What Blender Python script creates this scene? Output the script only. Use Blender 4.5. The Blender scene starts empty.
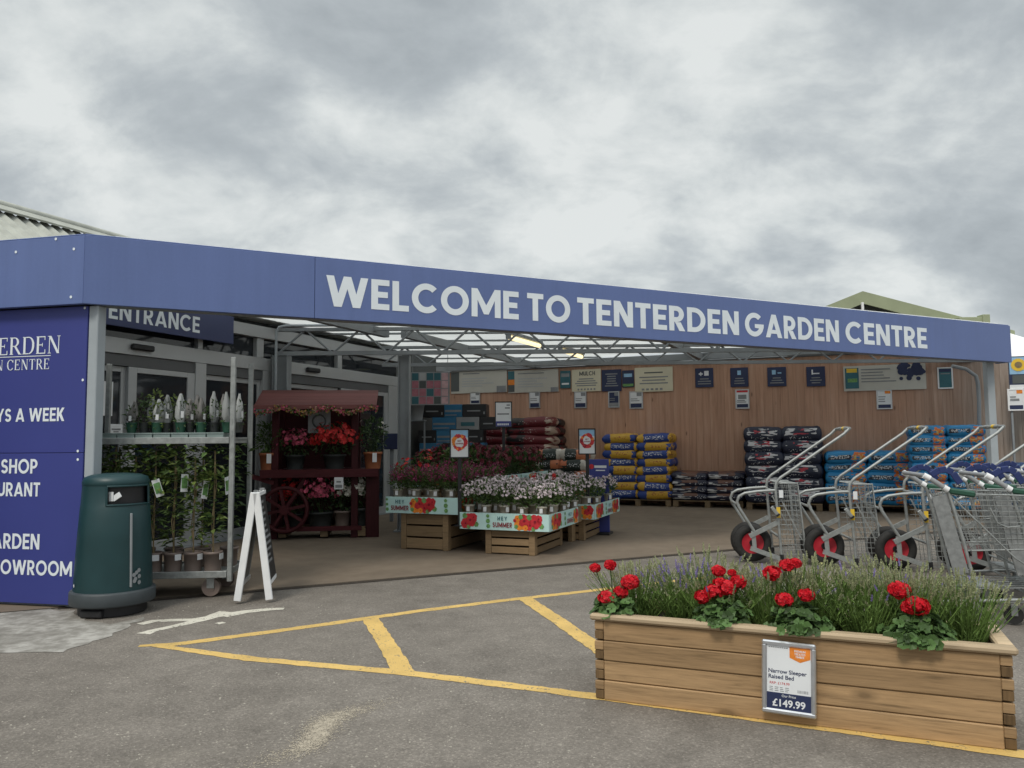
import bpy, bmesh, math, random
from mathutils import Vector, Matrix
SC = bpy.context.scene
COL = SC.collection
rnd = random.Random(7)
PI = math.pi
rad = math.radians

# ------------------------------------------------------------------ camera maths
F, EYE, PITCH, ROLL = 770.0, 1.3, rad(4.23), rad(0.46)
FW = Vector((0, math.cos(PITCH), math.sin(PITCH)))
_u0 = Vector((0, -math.sin(PITCH), math.cos(PITCH)))
_r0 = Vector((1, 0, 0))
RT = math.cos(ROLL)*_r0 - math.sin(ROLL)*_u0
UP = math.cos(ROLL)*_u0 + math.sin(ROLL)*_r0
CAM = Vector((0, 0, EYE))

def ray(x, y):
    return FW + (x-512)/F*RT + (384-y)/F*UP

def G(x, y, z=0.0):                     # survey: photo pixel -> point on a level at height z
    d = ray(x, y)
    return CAM + d*((z-EYE)/d.z)

def W(x, y, p0, dv):                    # survey: photo pixel -> point on an upright plane
    d = ray(x, y)
    n = Vector((-dv[1], dv[0]))
    t = n.dot(Vector(p0)-Vector((0, 0)))/n.dot(Vector((d.x, d.y)))
    return CAM + d*t

# ------------------------------------------------------------------ scene bookkeeping
def tag(o, label=None, cat=None, group=None, kind=None):
    if label: o['label'] = label
    if cat: o['category'] = cat
    if group: o['group'] = group
    if kind: o['kind'] = kind
    return o

def thing(name, label, cat, loc=(0, 0, 0), rz=0.0, group=None):
    o = bpy.data.objects.new(name, None)
    COL.objects.link(o)
    o.empty_display_size = 0.1
    o.location = loc
    o.rotation_euler = (0, 0, rz)
    return tag(o, label, cat, group)

def dup(root, loc, rz=None, label=None, scale=None):
    def cp(o, parent):
        c = o.copy(); COL.objects.link(c)
        if parent is not None: c.parent = parent
        for ch in o.children: cp(ch, c)
        return c
    r = cp(root, None)
    r.location = loc
    if rz is not None: r.rotation_euler = (0, 0, rz)
    if label: r['label'] = label
    if scale: r.scale = scale if hasattr(scale, '__len__') else (scale,)*3
    return r

ORD = ['first', 'second', 'third', 'fourth', 'fifth', 'sixth', 'seventh', 'eighth', 'ninth', 'tenth', 'eleventh', 'twelfth']

# ------------------------------------------------------------------ mesh builder
class MB:
    def __init__(s):
        s.v = []; s.f = []; s.m = []; s.sm = []
    def add(s, verts, faces, mi=0, smooth=False, M=None):
        b = len(s.v)
        for p in verts:
            p = Vector(p)
            if M is not None: p = M @ p
            s.v.append(p)
        for f in faces:
            s.f.append([b+i for i in f]); s.m.append(mi); s.sm.append(smooth)
        return s
    def box(s, x0, x1, y0, y1, z0, z1, c=0.0, mi=0, M=None):
        if c <= 0:
            v = [(x, y, z) for z in (z0, z1) for y in (y0, y1) for x in (x0, x1)]
            return s.add(v, [(0, 2, 3, 1), (4, 5, 7, 6), (0, 1, 5, 4), (2, 6, 7, 3), (0, 4, 6, 2), (1, 3, 7, 5)], mi, False, M)
        bm = bmesh.new()
        vs = [bm.verts.new((x, y, z)) for z in (z0, z1) for y in (y0, y1) for x in (x0, x1)]
        for f in [(0, 2, 3, 1), (4, 5, 7, 6), (0, 1, 5, 4), (2, 6, 7, 3), (0, 4, 6, 2), (1, 3, 7, 5)]:
            bm.faces.new([vs[i] for i in f])
        bmesh.ops.bevel(bm, geom=bm.edges[:], offset=c, segments=1, affect='EDGES')
        bm.verts.index_update()
        s.add([v.co.copy() for v in bm.verts], [[v.index for v in f.verts] for f in bm.faces], mi, False, M)
        bm.free()
        return s
    def bar(s, a, b, w, h, mi=0, c=0.0, up=Vector((0, 0, 1))):     # rectangular bar a->b, w across, h along up
        a = Vector(a); b = Vector(b); d = b-a; L = d.length; x = d/L
        y = up.cross(x)
        if y.length < 1e-4: y = Vector((0, 1, 0)).cross(x)
        y.normalize(); z = x.cross(y)
        M = Matrix(((x.x, y.x, z.x, a.x), (x.y, y.y, z.y, a.y), (x.z, y.z, z.z, a.z), (0, 0, 0, 1)))
        return s.box(0, L, -w/2, w/2, -h/2, h/2, c, mi, M)
    def tube(s, pts, r, n=8, mi=0, caps=True, smooth=True):
        pts = [Vector(p) for p in pts]
        rr = r if hasattr(r, '__len__') else [r]*len(pts)
        rings = []
        nrm = None
        for i, p in enumerate(pts):
            if i == 0: t = pts[1]-pts[0]
            elif i == len(pts)-1: t = pts[-1]-pts[-2]
            else: t = (pts[i+1]-p).normalized()+(p-pts[i-1]).normalized()
            if t.length < 1e-9: t = Vector((0, 0, 1))
            t.normalize()
            if nrm is None:
                nrm = t.orthogonal().normalized()
            else:
                nrm = nrm - t*nrm.dot(t)
                if nrm.length < 1e-6: nrm = t.orthogonal()
                nrm.normalize()
            bn = t.cross(nrm)
            rings.append([p+(nrm*math.cos(2*PI*k/n)+bn*math.sin(2*PI*k/n))*rr[i] for k in range(n)])
        vs = [q for rg in rings for q in rg]
        fs = []
        for i in range(len(pts)-1):
            for k in range(n):
                k2 = (k+1) % n
                fs.append((i*n+k, i*n+k2, (i+1)*n+k2, (i+1)*n+k))
        s.add(vs, fs, mi, smooth)
        if caps:
            s.add(rings[0], [list(range(n))[::-1]], mi); s.add(rings[-1], [list(range(n))], mi)
        return s
    def lathe(s, prof, n=32, mi=0, cx=0, cy=0, skip=None, smooth=True, sx=1, sy=1):
        vs = []; fs = []
        for (r, z) in prof:
            for k in range(n):
                a = 2*PI*k/n
                vs.append((cx+r*sx*math.cos(a), cy+r*sy*math.sin(a), z))
        for i in range(len(prof)-1):
            for k in range(n):
                if skip and skip(i, k): continue
                k2 = (k+1) % n
                fs.append((i*n+k, i*n+k2, (i+1)*n+k2, (i+1)*n+k))
        return s.add(vs, fs, mi, smooth)
    def disc(s, c, nrm, r, n=8, mi=0):
        nrm = Vector(nrm).normalized(); a = nrm.orthogonal().normalized(); b = nrm.cross(a)
        c = Vector(c)
        return s.add([c+(a*math.cos(2*PI*k/n)+b*math.sin(2*PI*k/n))*r for k in range(n)], [list(range(n))], mi)
    def torus(s, c, axis, R, r, n=28, k=10, mi=0):
        axis = Vector(axis).normalized(); a = axis.orthogonal().normalized(); b = axis.cross(a); c = Vector(c)
        vs = []; fs = []
        for i in range(n):
            t = 2*PI*i/n; d = a*math.cos(t)+b*math.sin(t)
            for j in range(k):
                q = 2*PI*j/k
                vs.append(c+d*(R+r*math.cos(q))+axis*(r*math.sin(q)))
        for i in range(n):
            for j in range(k):
                i2 = (i+1) % n; j2 = (j+1) % k
                fs.append((i*k+j, i2*k+j, i2*k+j2, i*k+j2))
        return s.add(vs, fs, mi, True)
    def mesh(s, name, mats):
        me = bpy.data.meshes.new(name)
        me.from_pydata([tuple(v) for v in s.v], [], s.f)
        for m in (mats if isinstance(mats, (list, tuple)) else [mats]): me.materials.append(m)
        me.polygons.foreach_set('material_index', s.m)
        me.polygons.foreach_set('use_smooth', s.sm)
        me.update()
        return me
    def build(s, name, mats, parent=None, loc=None, rz=None):
        o = bpy.data.objects.new(name, s.mesh(name, mats))
        COL.objects.link(o)
        if parent is not None: o.parent = parent
        if loc is not None: o.location = loc
        if rz is not None: o.rotation_euler = (0, 0, rz)
        return o

# ------------------------------------------------------------------ materials
def lin(c):
    c /= 255.0
    return c/12.92 if c <= 0.04045 else ((c+0.055)/1.055)**2.4
def srgb(r, g, b): return (lin(r), lin(g), lin(b), 1)

class N:                                  # small node helper
    def __init__(s, name):
        s.mat = bpy.data.materials.new(name); s.mat.use_nodes = True
        s.t = s.mat.node_tree; s.n = s.t.nodes; s.l = s.t.links
        s.b = s.n['Principled BSDF']
    def new(s, typ, **kw):
        n = s.n.new(typ)
        for k, v in kw.items(): setattr(n, k, v)
        return n
    def inp(s, sock, v):
        if hasattr(v, 'is_output') or isinstance(v, bpy.types.NodeSocket): s.l.new(v, sock)
        else: sock.default_value = v
    def coord(s, which='Object', scale=(1, 1, 1), loc=(0, 0, 0)):
        c = s.new('ShaderNodeTexCoord'); m = s.new('ShaderNodeMapping')
        s.l.new(c.outputs[which], m.inputs[0]); m.inputs['Scale'].default_value = scale; m.inputs['Location'].default_value = loc
        return m.outputs[0]
    def noise(s, vec, scale, detail=4, rough=0.55, dist=0.0):
        n = s.new('ShaderNodeTexNoise'); s.l.new(vec, n.inputs['Vector'])
        n.inputs['Scale'].default_value = scale; n.inputs['Detail'].default_value = detail
        n.inputs['Roughness'].default_value = rough; n.inputs['Distortion'].default_value = dist
        return n.outputs['Fac']
    def ramp(s, fac, stops):
        r = s.new('ShaderNodeValToRGB'); s.l.new(fac, r.inputs[0])
        e = r.color_ramp.elements
        while len(e) < len(stops): e.new(0.5)
        for el, (p, c) in zip(e, stops):
            el.position = p; el.color = c if hasattr(c, '__len__') else (c, c, c, 1)
        return r.outputs[0]
    def mix(s, fac, a, b, mode='MIX'):
        m = s.new('ShaderNodeMix', data_type='RGBA', blend_type=mode)
        s.inp(m.inputs[0], fac); s.inp(m.inputs[6], a); s.inp(m.inputs[7], b)
        return m.outputs[2]
    def math(s, op, a, b=0.0, c=0.0):
        m = s.new('ShaderNodeMath', operation=op)
        s.inp(m.inputs[0], a); s.inp(m.inputs[1], b); s.inp(m.inputs[2], c)
        return m.outputs[0]
    def sep(s, vec):
        m = s.new('ShaderNodeSeparateXYZ'); s.l.new(vec, m.inputs[0]); return m.outputs
    def band(s, v, a, b):                 # 1 where a < v < b
        return s.math('MULTIPLY', s.math('GREATER_THAN', v, a), s.math('LESS_THAN', v, b))
    def set(s, color=None, rough=None, metal=None, spec=None, bump=None, bstr=0.2, bdist=0.01, **kw):
        if color is not None: s.inp(s.b.inputs['Base Color'], color)
        if rough is not None: s.inp(s.b.inputs['Roughness'], rough)
        if metal is not None: s.inp(s.b.inputs['Metallic'], metal)
        if spec is not None: s.inp(s.b.inputs['Specular IOR Level'], spec)
        if bump is not None:
            b = s.new('ShaderNodeBump'); b.inputs['Strength'].default_value = bstr; b.inputs['Distance'].default_value = bdist
            s.l.new(bump, b.inputs['Height']); s.l.new(b.outputs[0], s.b.inputs['Normal'])
        for k, v in kw.items(): s.inp(s.b.inputs[k], v)
        return s.mat

def scl(c, k): return (min(1, c[0]*k), min(1, c[1]*k), min(1, c[2]*k), 1)

def plain(name, c, rough=0.55, var=0.18, scale=6.0, metal=0.0, spec=0.4, bstr=0.0, bscale=60, coordw='Object'):
    n = N(name); v = n.coord(coordw)
    f = n.noise(v, scale, 5)
    col = n.ramp(f, [(0.3, scl(c, 1-var)), (0.7, scl(c, 1+var))])
    r = n.math('MULTIPLY_ADD', f, 0.25, rough-0.12)
    return n.set(col, r, metal, spec, bump=(n.noise(v, bscale, 3) if bstr > 0 else None), bstr=bstr)

def leafmat(name, c, var=0.45, rough=0.5, trans=0.25):
    n = N(name)
    g = n.new('ShaderNodeNewGeometry')
    oi = n.new('ShaderNodeObjectInfo')
    f = n.math('FRACT', n.math('ADD', g.outputs['Random Per Island'], n.math('MULTIPLY', oi.outputs['Random'], 0.35)))
    col = n.ramp(f, [(0.0, scl(c, 1-var)), (0.55, c), (1.0, scl(c, 1+var))])
    n.set(col, rough, 0, 0.35)
    out = n.n['Material Output']
    tr = n.new('ShaderNodeBsdfTranslucent'); n.l.new(col, tr.inputs[0])
    mx = n.new('ShaderNodeMixShader'); mx.inputs[0].default_value = trans
    n.l.new(n.b.outputs[0], mx.inputs[1]); n.l.new(tr.outputs[0], mx.inputs[2]); n.l.new(mx.outputs[0], out.inputs[0])
    return n.mat

def wood(name, c, axis='x', scale=1.0, var=0.3, rough=0.6, knots=True, spec=0.25):
    n = N(name)
    st = {'x': (0.6, 9, 9), 'y': (9, 0.6, 9), 'z': (9, 9, 0.6)}[axis]
    oi = n.new('ShaderNodeNewGeometry')
    v = n.coord('Object', tuple(k*scale for k in st))
    add = n.new('ShaderNodeVectorMath', operation='ADD'); n.l.new(v, add.inputs[0])
    ob = n.new('ShaderNodeObjectInfo')
    rn = n.math('FRACT', n.math('ADD', oi.outputs['Random Per Island'], ob.outputs['Random']))
    cmb = n.new('ShaderNodeCombineXYZ'); n.l.new(n.math('MULTIPLY', rn, 40.0), cmb.inputs[0])
    n.l.new(n.math('MULTIPLY', rn, 23.0), cmb.inputs[2])
    n.l.new(cmb.outputs[0], add.inputs[1]); v = add.outputs[0]
    g1 = n.noise(v, 2.2, 8, 0.6, 1.4)
    g2 = n.noise(v, 9.0, 4, 0.6, 0.5)
    f = n.math('ADD', n.math('MULTIPLY', g1, 0.5), n.math('MULTIPLY', g2, 0.5))
    col = n.ramp(f, [(0.3, scl(c, 1-var*1.5)), (0.48, scl(c, 1-var*.3)), (0.7, scl(c, 1+var*.6))])
    isl = n.math('MULTIPLY_ADD', rn, 0.36, 0.68)
    col = n.mix(1.0, col, n.ramp(isl, [(0, 0.0), (1, 1.0)]), 'MULTIPLY')
    if knots:
        st2 = {'x': (3, 7, 7), 'y': (7, 3, 7), 'z': (7, 7, 3)}[axis]
        v2 = n.coord('Object', tuple(k*scale for k in st2))
        ad2 = n.new('ShaderNodeVectorMath', operation='ADD'); n.l.new(v2, ad2.inputs[0]); n.l.new(cmb.outputs[0], ad2.inputs[1])
        vo = n.new('ShaderNodeTexVoronoi'); n.l.new(ad2.outputs[0], vo.inputs['Vector']); vo.inputs['Scale'].default_value = 0.75
        k = n.ramp(vo.outputs['Distance'], [(0.07, 1.0), (0.10, 0.55), (0.17, 0.0)])
        col = n.mix(n.math('MULTIPLY', k, 0.7), col, scl(c, 0.3))
    return n.set(col, rough, 0, spec, bump=g2, bstr=0.25, bdist=0.004)

def flat(name, c, rough=0.5, spec=0.3):
    return plain(name, c, rough, 0.05, 3.0, 0.0, spec)

M = {}
def panelmat(name, c):
    n = N(name)
    a = n.noise(n.coord('Object'), 0.8, 5); st = n.noise(n.coord('Object', (5.5, 5.5, 0.35)), 1.6, 6, 0.65); sp = n.noise(n.coord('Object'), 45, 3)
    f = n.math('ADD', n.math('MULTIPLY', a, 0.45), n.math('ADD', n.math('MULTIPLY', st, 0.40), n.math('MULTIPLY', sp, 0.15)))
    col = n.ramp(f, [(0.36, scl(c, .90)), (0.5, c), (0.64, scl(c, 1.09))])
    return n.set(col, n.math('MULTIPLY_ADD', st, 0.30, 0.24), 0, 0.5, bump=n.noise(n.coord('Object', (1, 1, 1)), 1.3, 2), bstr=0.06, bdist=0.05)
M['fascia'] = panelmat('blue_fascia_panel', (0.115, 0.165, 0.365, 1))
M['letter'] = flat('white_vinyl', (0.76, 0.82, 0.87, 1), 0.5)
M['steel'] = plain('galvanised_steel', (0.30, 0.31, 0.31, 1), 0.42, 0.18, 30, 0.55, 0.5)
M['zinc'] = plain('dull_zinc_tube', (0.30, 0.315, 0.31, 1), 0.45, 0.2, 25, 0.35, 0.5)
M['greysteel'] = plain('grey_painted_steel', (0.24, 0.26, 0.275, 1), 0.5, 0.12, 4, 0.0, 0.4)
M['trim'] = plain('silver_grey_door_trim', (0.42, 0.435, 0.445, 1), 0.4, 0.06, 2, 0.2, 0.5)
M['post'] = plain('pale_grey_post', (0.36, 0.40, 0.43, 1), 0.45, 0.08, 3, 0.0, 0.4)
M['black'] = plain('black_plastic', (0.018, 0.018, 0.02, 1), 0.5, 0.2, 20)
M['rubber'] = plain('black_rubber', (0.022, 0.021, 0.02, 1), 0.75, 0.3, 30)
M['redrim'] = plain('red_wheel_rim', (0.42, 0.02, 0.035, 1), 0.4, 0.15, 10)
M['white'] = plain('white_paint', (0.78, 0.79, 0.80, 1), 0.5, 0.05, 8)
M['paper'] = flat('white_paper_print', (0.72, 0.74, 0.76, 1), 0.45)
M['cream'] = plain('cream_banner', (0.62, 0.58, 0.44, 1), 0.55, 0.05, 3)
M['greyban'] = plain('grey_banner', (0.50, 0.49, 0.44, 1), 0.55, 0.06, 3)
M['navy'] = plain('navy_print', (0.022, 0.032, 0.085, 1), 0.45, 0.12, 5)
M['teal'] = plain('teal_print', (0.035, 0.13, 0.16, 1), 0.45, 0.12, 5)
M['mint'] = plain('aqua_print', (0.50, 0.72, 0.70, 1), 0.45, 0.05, 6)
M['pred'] = plain('red_print', (0.52, 0.03, 0.04, 1), 0.45, 0.25, 30)
M['porange'] = plain('orange_print', (0.75, 0.23, 0.03, 1), 0.45, 0.2, 30)
M['pgreen'] = plain('green_print', (0.14, 0.30, 0.10, 1), 0.45, 0.3, 30)
M['pmaroon'] = plain('maroon_print', (0.24, 0.01, 0.025, 1), 0.45, 0.1, 8)
M['pgrey'] = plain('grey_print', (0.23, 0.24, 0.25, 1), 0.45, 0.15, 8)
M['psky'] = plain('sky_blue_print', (0.28, 0.48, 0.68, 1), 0.45, 0.15, 8)
M['pyellow'] = plain('yellow_print', (0.75, 0.5, 0.05, 1), 0.45, 0.1, 8)
M['maroon'] = wood('maroon_stained_timber', (0.075, 0.013, 0.017, 1), 'x', 1.0, 0.3, 0.6, False)
M['maroonz'] = wood('maroon_stained_post', (0.070, 0.012, 0.016, 1), 'z', 1.0, 0.3, 0.6, False)
M['maroonroof'] = wood('maroon_roof_slat', (0.21, 0.080, 0.076, 1), 'x', 1.0, 0.25, 0.6, False)
M['sleeper'] = wood('treated_softwood_board', (0.420, 0.272, 0.142, 1), 'x', 1.0, 0.36, 0.65, True)
M['sleeperend'] = wood('treated_softwood_end', (0.20, 0.125, 0.060, 1), 'z', 1.0, 0.3, 0.7, False)
M['caprail'] = wood('pale_softwood_cap', (0.60, 0.46, 0.30, 1), 'x', 1.0, 0.22, 0.6, True)
M['crate'] = wood('crate_slat', (0.30, 0.205, 0.115, 1), 'x', 1.0, 0.25, 0.65, False)
M['pallet'] = wood('pallet_wood', (0.24, 0.17, 0.10, 1), 'x', 1.0, 0.3, 0.75, False)
M['terra'] = plain('terracotta_plastic', (0.35, 0.12, 0.055, 1), 0.6, 0.12, 8)
M['taupe'] = plain('taupe_pot_plastic', (0.20, 0.155, 0.135, 1), 0.55, 0.1, 8)
M['potgrey'] = plain('stone_coloured_pot', (0.40, 0.38, 0.32, 1), 0.6, 0.12, 8)
M['potdark'] = plain('dark_pot_plastic', (0.035, 0.04, 0.04, 1), 0.5, 0.15, 8)
M['soil'] = plain('dark_compost', (0.03, 0.022, 0.016, 1), 0.95, 0.4, 40, 0, 0.1)
M['leaf'] = leafmat('mid_green_leaf', (0.075, 0.130, 0.036, 1))
M['leafdark'] = leafmat('dark_green_leaf', (0.055, 0.098, 0.034, 1))
M['leafyel'] = leafmat('yellow_green_leaf', (0.14, 0.19, 0.05, 1))
M['leafgera'] = leafmat('geranium_leaf', (0.075, 0.140, 0.042, 1), 0.55)
M['lavleaf'] = leafmat('lavender_stem', (0.150, 0.240, 0.060, 1), 0.45, 0.6, 0.25)
M['lavbud'] = leafmat('lavender_bud', (0.33, 0.35, 0.20, 1), 0.4, 0.7, 0.2)
M['lavflower'] = leafmat('lavender_flower', (0.30, 0.25, 0.50, 1), 0.3, 0.7, 0.2)
M['redpetal'] = leafmat('scarlet_petal', (0.56, 0.005, 0.016, 1), 0.28, 0.55, 0.2)
M['coral'] = leafmat('coral_red_petal', (0.58, 0.035, 0.035, 1), 0.3, 0.55, 0.2)
M['pink'] = leafmat('pink_petal', (0.50, 0.085, 0.15, 1), 0.35, 0.55, 0.2)
M['magenta'] = leafmat('purple_pink_petal', (0.27, 0.045, 0.115, 1), 0.4, 0.55, 0.2)
M['palepink'] = leafmat('pale_pink_petal', (0.66, 0.57, 0.60, 1), 0.22, 0.55, 0.25)
M['whitepetal'] = leafmat('white_petal', (0.68, 0.66, 0.58, 1), 0.2, 0.55, 0.25)
M['darkred'] = leafmat('dark_red_leaf', (0.14, 0.018, 0.030, 1), 0.5)
M['stick'] = plain('cane', (0.22, 0.17, 0.09, 1), 0.7, 0.2, 20)
M['binbody'] = plain('dark_teal_plastic', (0.009, 0.040, 0.045, 1), 0.42, 0.10, 5, 0, 0.45)
M['binskirt'] = plain('charcoal_plastic', (0.050, 0.060, 0.066, 1), 0.5, 0.12, 6)
M['traygrey'] = plain('pale_green_grey_tray', (0.22, 0.28, 0.27, 1), 0.5, 0.1, 8)
M['bluehandle'] = plain('blue_plastic_handle', (0.020, 0.034, 0.125, 1), 0.5, 0.1, 8)
M['greenplastic'] = plain('dark_green_plastic', (0.025, 0.085, 0.055, 1), 0.4, 0.1, 8)
M['alu'] = plain('brushed_aluminium', (0.55, 0.56, 0.58, 1), 0.32, 0.06, 30, 0.8, 0.5)
M['cement'] = plain('green_grey_roof', (0.36, 0.37, 0.33, 1), 0.75, 0.18, 5)
M['sage'] = plain('sage_green_cladding', (0.30, 0.335, 0.215, 1), 0.6, 0.08, 2)
M['sagedark'] = plain('grey_gable_cladding', (0.085, 0.095, 0.095, 1), 0.6, 0.1, 2)
M['tentwhite'] = plain('white_tent_fabric', (0.8, 0.8, 0.8, 1), 0.7, 0.04, 2)
M['lamp'] = None

def glassmat():
    n = N('dark_shop_glass')
    n.set((0.018, 0.021, 0.026, 1), 0.04, 0.0, 0.55)
    return n.mat
M['glass'] = glassmat()

def lampmat():
    n = N('lit_fluorescent_tube')
    n.set((0.8, 0.78, 0.7, 1), 0.4)
    n.b.inputs['Emission Color'].default_value = (1.0, 0.82, 0.44, 1)
    n.b.inputs['Emission Strength'].default_value = 1.25
    return n.mat
M['lamp'] = lampmat()

def roofmat():
    n = N('translucent_roof_sheet')
    v = n.coord('Object', (1, 1, 1))
    f = n.noise(v, 1.2, 5)
    col = n.ramp(f, [(0.3, (0.74, 0.76, 0.75, 1)), (0.7, (0.84, 0.86, 0.85, 1))])
    n.set(col, 0.5)
    tr = n.new('ShaderNodeBsdfTranslucent'); n.l.new(col, tr.inputs[0])
    mx = n.new('ShaderNodeMixShader'); mx.inputs[0].default_value = 0.54
    n.l.new(n.b.outputs[0], mx.inputs[1]); n.l.new(tr.outputs[0], mx.inputs[2]); n.l.new(mx.outputs[0], n.n['Material Output'].inputs[0])
    return n.mat
M['roof'] = roofmat()

def tarmac():
    n = N('worn_tarmac')
    v = n.coord('Object')
    big = n.noise(v, 0.5, 6, 0.6, 0.4)
    mid = n.noise(v, 4.0, 6, 0.65)
    vo = n.new('ShaderNodeTexVoronoi'); n.l.new(v, vo.inputs['Vector']); vo.inputs['Scale'].default_value = 120.0
    ch = n.sep(vo.outputs['Color'])
    base = n.ramp(n.math('ADD', n.math('MULTIPLY', big, 0.55), n.math('MULTIPLY', mid, 0.45)),
                  [(0.34, (0.128, 0.114, 0.099, 1)), (0.5, (0.180, 0.161, 0.140, 1)), (0.68, (0.240, 0.216, 0.189, 1))])
    agg = n.ramp(ch[0], [(0.0, 0.74), (0.5, 0.95), (0.84, 1.06), (1.0, 1.4)])
    col = n.mix(1.0, base, agg, 'MULTIPLY')
    # pale grit washed into a few spots
    v2 = n.noise(v, 1.1, 5, 0.6)
    col = n.mix(n.math('MULTIPLY', n.ramp(v2, [(0.60, 0.0), (0.74, 1.0)]), 0.28), col, (0.27, 0.245, 0.20, 1))
    return n.set(col, 0.85, 0, 0.25, bump=vo.outputs['Distance'], bstr=0.45, bdist=0.004)
M['tarmac'] = tarmac()

def floormat():
    n = N('shop_floor_concrete')
    v = n.coord('Object')
    f = n.math('ADD', n.math('MULTIPLY', n.noise(v, 0.6, 6, 0.6, 0.5), 0.6), n.math('MULTIPLY', n.noise(v, 5, 5), 0.4))
    col = n.ramp(f, [(0.32, (0.140, 0.110, 0.083, 1)), (0.5, (0.185, 0.148, 0.112, 1)), (0.7, (0.225, 0.183, 0.142, 1))])
    return n.set(col, 0.8, 0, 0.25, bump=n.noise(v, 140, 3), bstr=0.2, bdist=0.003)
M['floor'] = floormat()

def paintmat(name, c, worn):
    n = N(name)
    v = n.coord('Object')
    vo = n.new('ShaderNodeTexVoronoi'); n.l.new(v, vo.inputs['Vector']); vo.inputs['Scale'].default_value = 95.0
    ch = n.sep(vo.outputs['Color'])
    f = n.math('ADD', n.math('MULTIPLY', n.noise(v, 16, 6, 0.75), 0.6), n.math('MULTIPLY', ch[1], 0.4))
    m = n.ramp(f, [(worn, 0.0), (worn+0.07, 1.0)])
    cc = n.ramp(n.noise(v, 3.0, 5), [(0.3, scl(c, 0.82)), (0.7, scl(c, 1.1))])
    col = n.mix(m, (0.16, 0.145, 0.12, 1), cc)
    return n.set(col, 0.75, 0, 0.3, bump=vo.outputs['Distance'], bstr=0.4, bdist=0.004)
M['yellow'] = paintmat('worn_yellow_road_paint', (0.62, 0.42, 0.14, 1), 0.27)
M['roadwhite'] = paintmat('worn_white_road_paint', (0.60, 0.57, 0.49, 1), 0.28)
M['apron'] = None
def apronmat():
    n = N('patched_concrete')
    v = n.coord('Object')
    f = n.math('ADD', n.math('MULTIPLY', n.noise(v, 1.6, 8, 0.7, 0.8), 0.6), n.math('MULTIPLY', n.noise(v, 12, 5), 0.4))
    col = n.ramp(f, [(0.36, (0.17, 0.158, 0.14, 1)), (0.48, (0.24, 0.228, 0.205, 1)), (0.62, (0.42, 0.405, 0.375, 1))])
    return n.set(col, 0.85, 0, 0.25, bump=n.noise(v, 60, 4), bstr=0.35, bdist=0.005)
M['apron'] = apronmat()

def sandmat():
    n = N('spilt_sand_film')
    v = n.coord('Object')
    f = n.noise(v, 70, 6, 0.8)
    g = n.noise(v, 6, 5, 0.65, 0.5)
    gr = n.new('ShaderNodeTexGradient', gradient_type='SPHERICAL'); n.l.new(n.coord('Object', (1.9, 4.6, 1)), gr.inputs[0])
    a = n.math('MULTIPLY', n.ramp(n.math('ADD', n.math('MULTIPLY', gr.outputs[1], 0.75), n.math('ADD', n.math('MULTIPLY', f, 0.75), n.math('MULTIPLY', g, 0.45))), [(0.93, 0.0), (1.10, 1.0)]), 0.5)
    n.set((0.40, 0.33, 0.22, 1), 0.9, 0, 0.2)
    n.l.new(a, n.b.inputs['Alpha'])
    return n.mat
M['sand'] = sandmat()

def timberwall():
    n = N('larch_board_cladding')
    g = n.new('ShaderNodeNewGeometry')
    v = n.coord('Object', (7, 7, 0.45))
    ad = n.new('ShaderNodeVectorMath', operation='ADD'); n.l.new(v, ad.inputs[0])
    cb = n.new('ShaderNodeCombineXYZ'); n.l.new(n.math('MULTIPLY', g.outputs['Random Per Island'], 50), cb.inputs[0]); n.l.new(n.math('MULTIPLY', g.outputs['Random Per Island'], 31), cb.inputs[2])
    n.l.new(cb.outputs[0], ad.inputs[1])
    gr = n.noise(ad.outputs[0], 1.6, 8, 0.6, 1.2)
    col = n.ramp(gr, [(0.3, (0.40, 0.232, 0.158, 1)), (0.5, (0.50, 0.298, 0.207, 1)), (0.72, (0.56, 0.360, 0.262, 1))])
    tone = n.ramp(g.outputs['Random Per Island'], [(0, 0.88), (1, 1.0)])
    col = n.mix(1.0, col, tone, 'MULTIPLY')
    # knots
    v2 = n.coord('Object', (6, 6, 2.2))
    ad2 = n.new('ShaderNodeVectorMath', operation='ADD'); n.l.new(v2, ad2.inputs[0]); n.l.new(cb.outputs[0], ad2.inputs[1])
    vo = n.new('ShaderNodeTexVoronoi'); n.l.new(ad2.outputs[0], vo.inputs['Vector']); vo.inputs['Scale'].default_value = 0.9
    col = n.mix(n.math('MULTIPLY', n.ramp(vo.outputs['Distance'], [(0.04, 1.0), (0.12, 0.0)]), 0.6), col, (0.06, 0.03, 0.02, 1))
    # weathered silver-grey towards the exposed end of the wall
    x = n.sep(n.coord('Object'))[0]
    wv = n.math('ADD', x, n.math('MULTIPLY', n.math('SUBTRACT', n.noise(n.coord('Object', (1, 1, .4)), 1.5, 4), 0.5), 1.2))
    mr = n.new('ShaderNodeMapRange'); n.l.new(wv, mr.inputs[0])
    mr.inputs[1].default_value = 9.6; mr.inputs[2].default_value = 11.6
    grey = n.mix(1.0, n.ramp(gr, [(0.3, (0.20, 0.175, 0.15, 1)), (0.7, (0.34, 0.31, 0.28, 1))]), tone, 'MULTIPLY')
    col = n.mix(mr.outputs[0], col, grey)
    return n.set(col, 0.75, 0, 0.2, bump=gr, bstr=0.25, bdist=0.004)
M['timber'] = timberwall()
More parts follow.
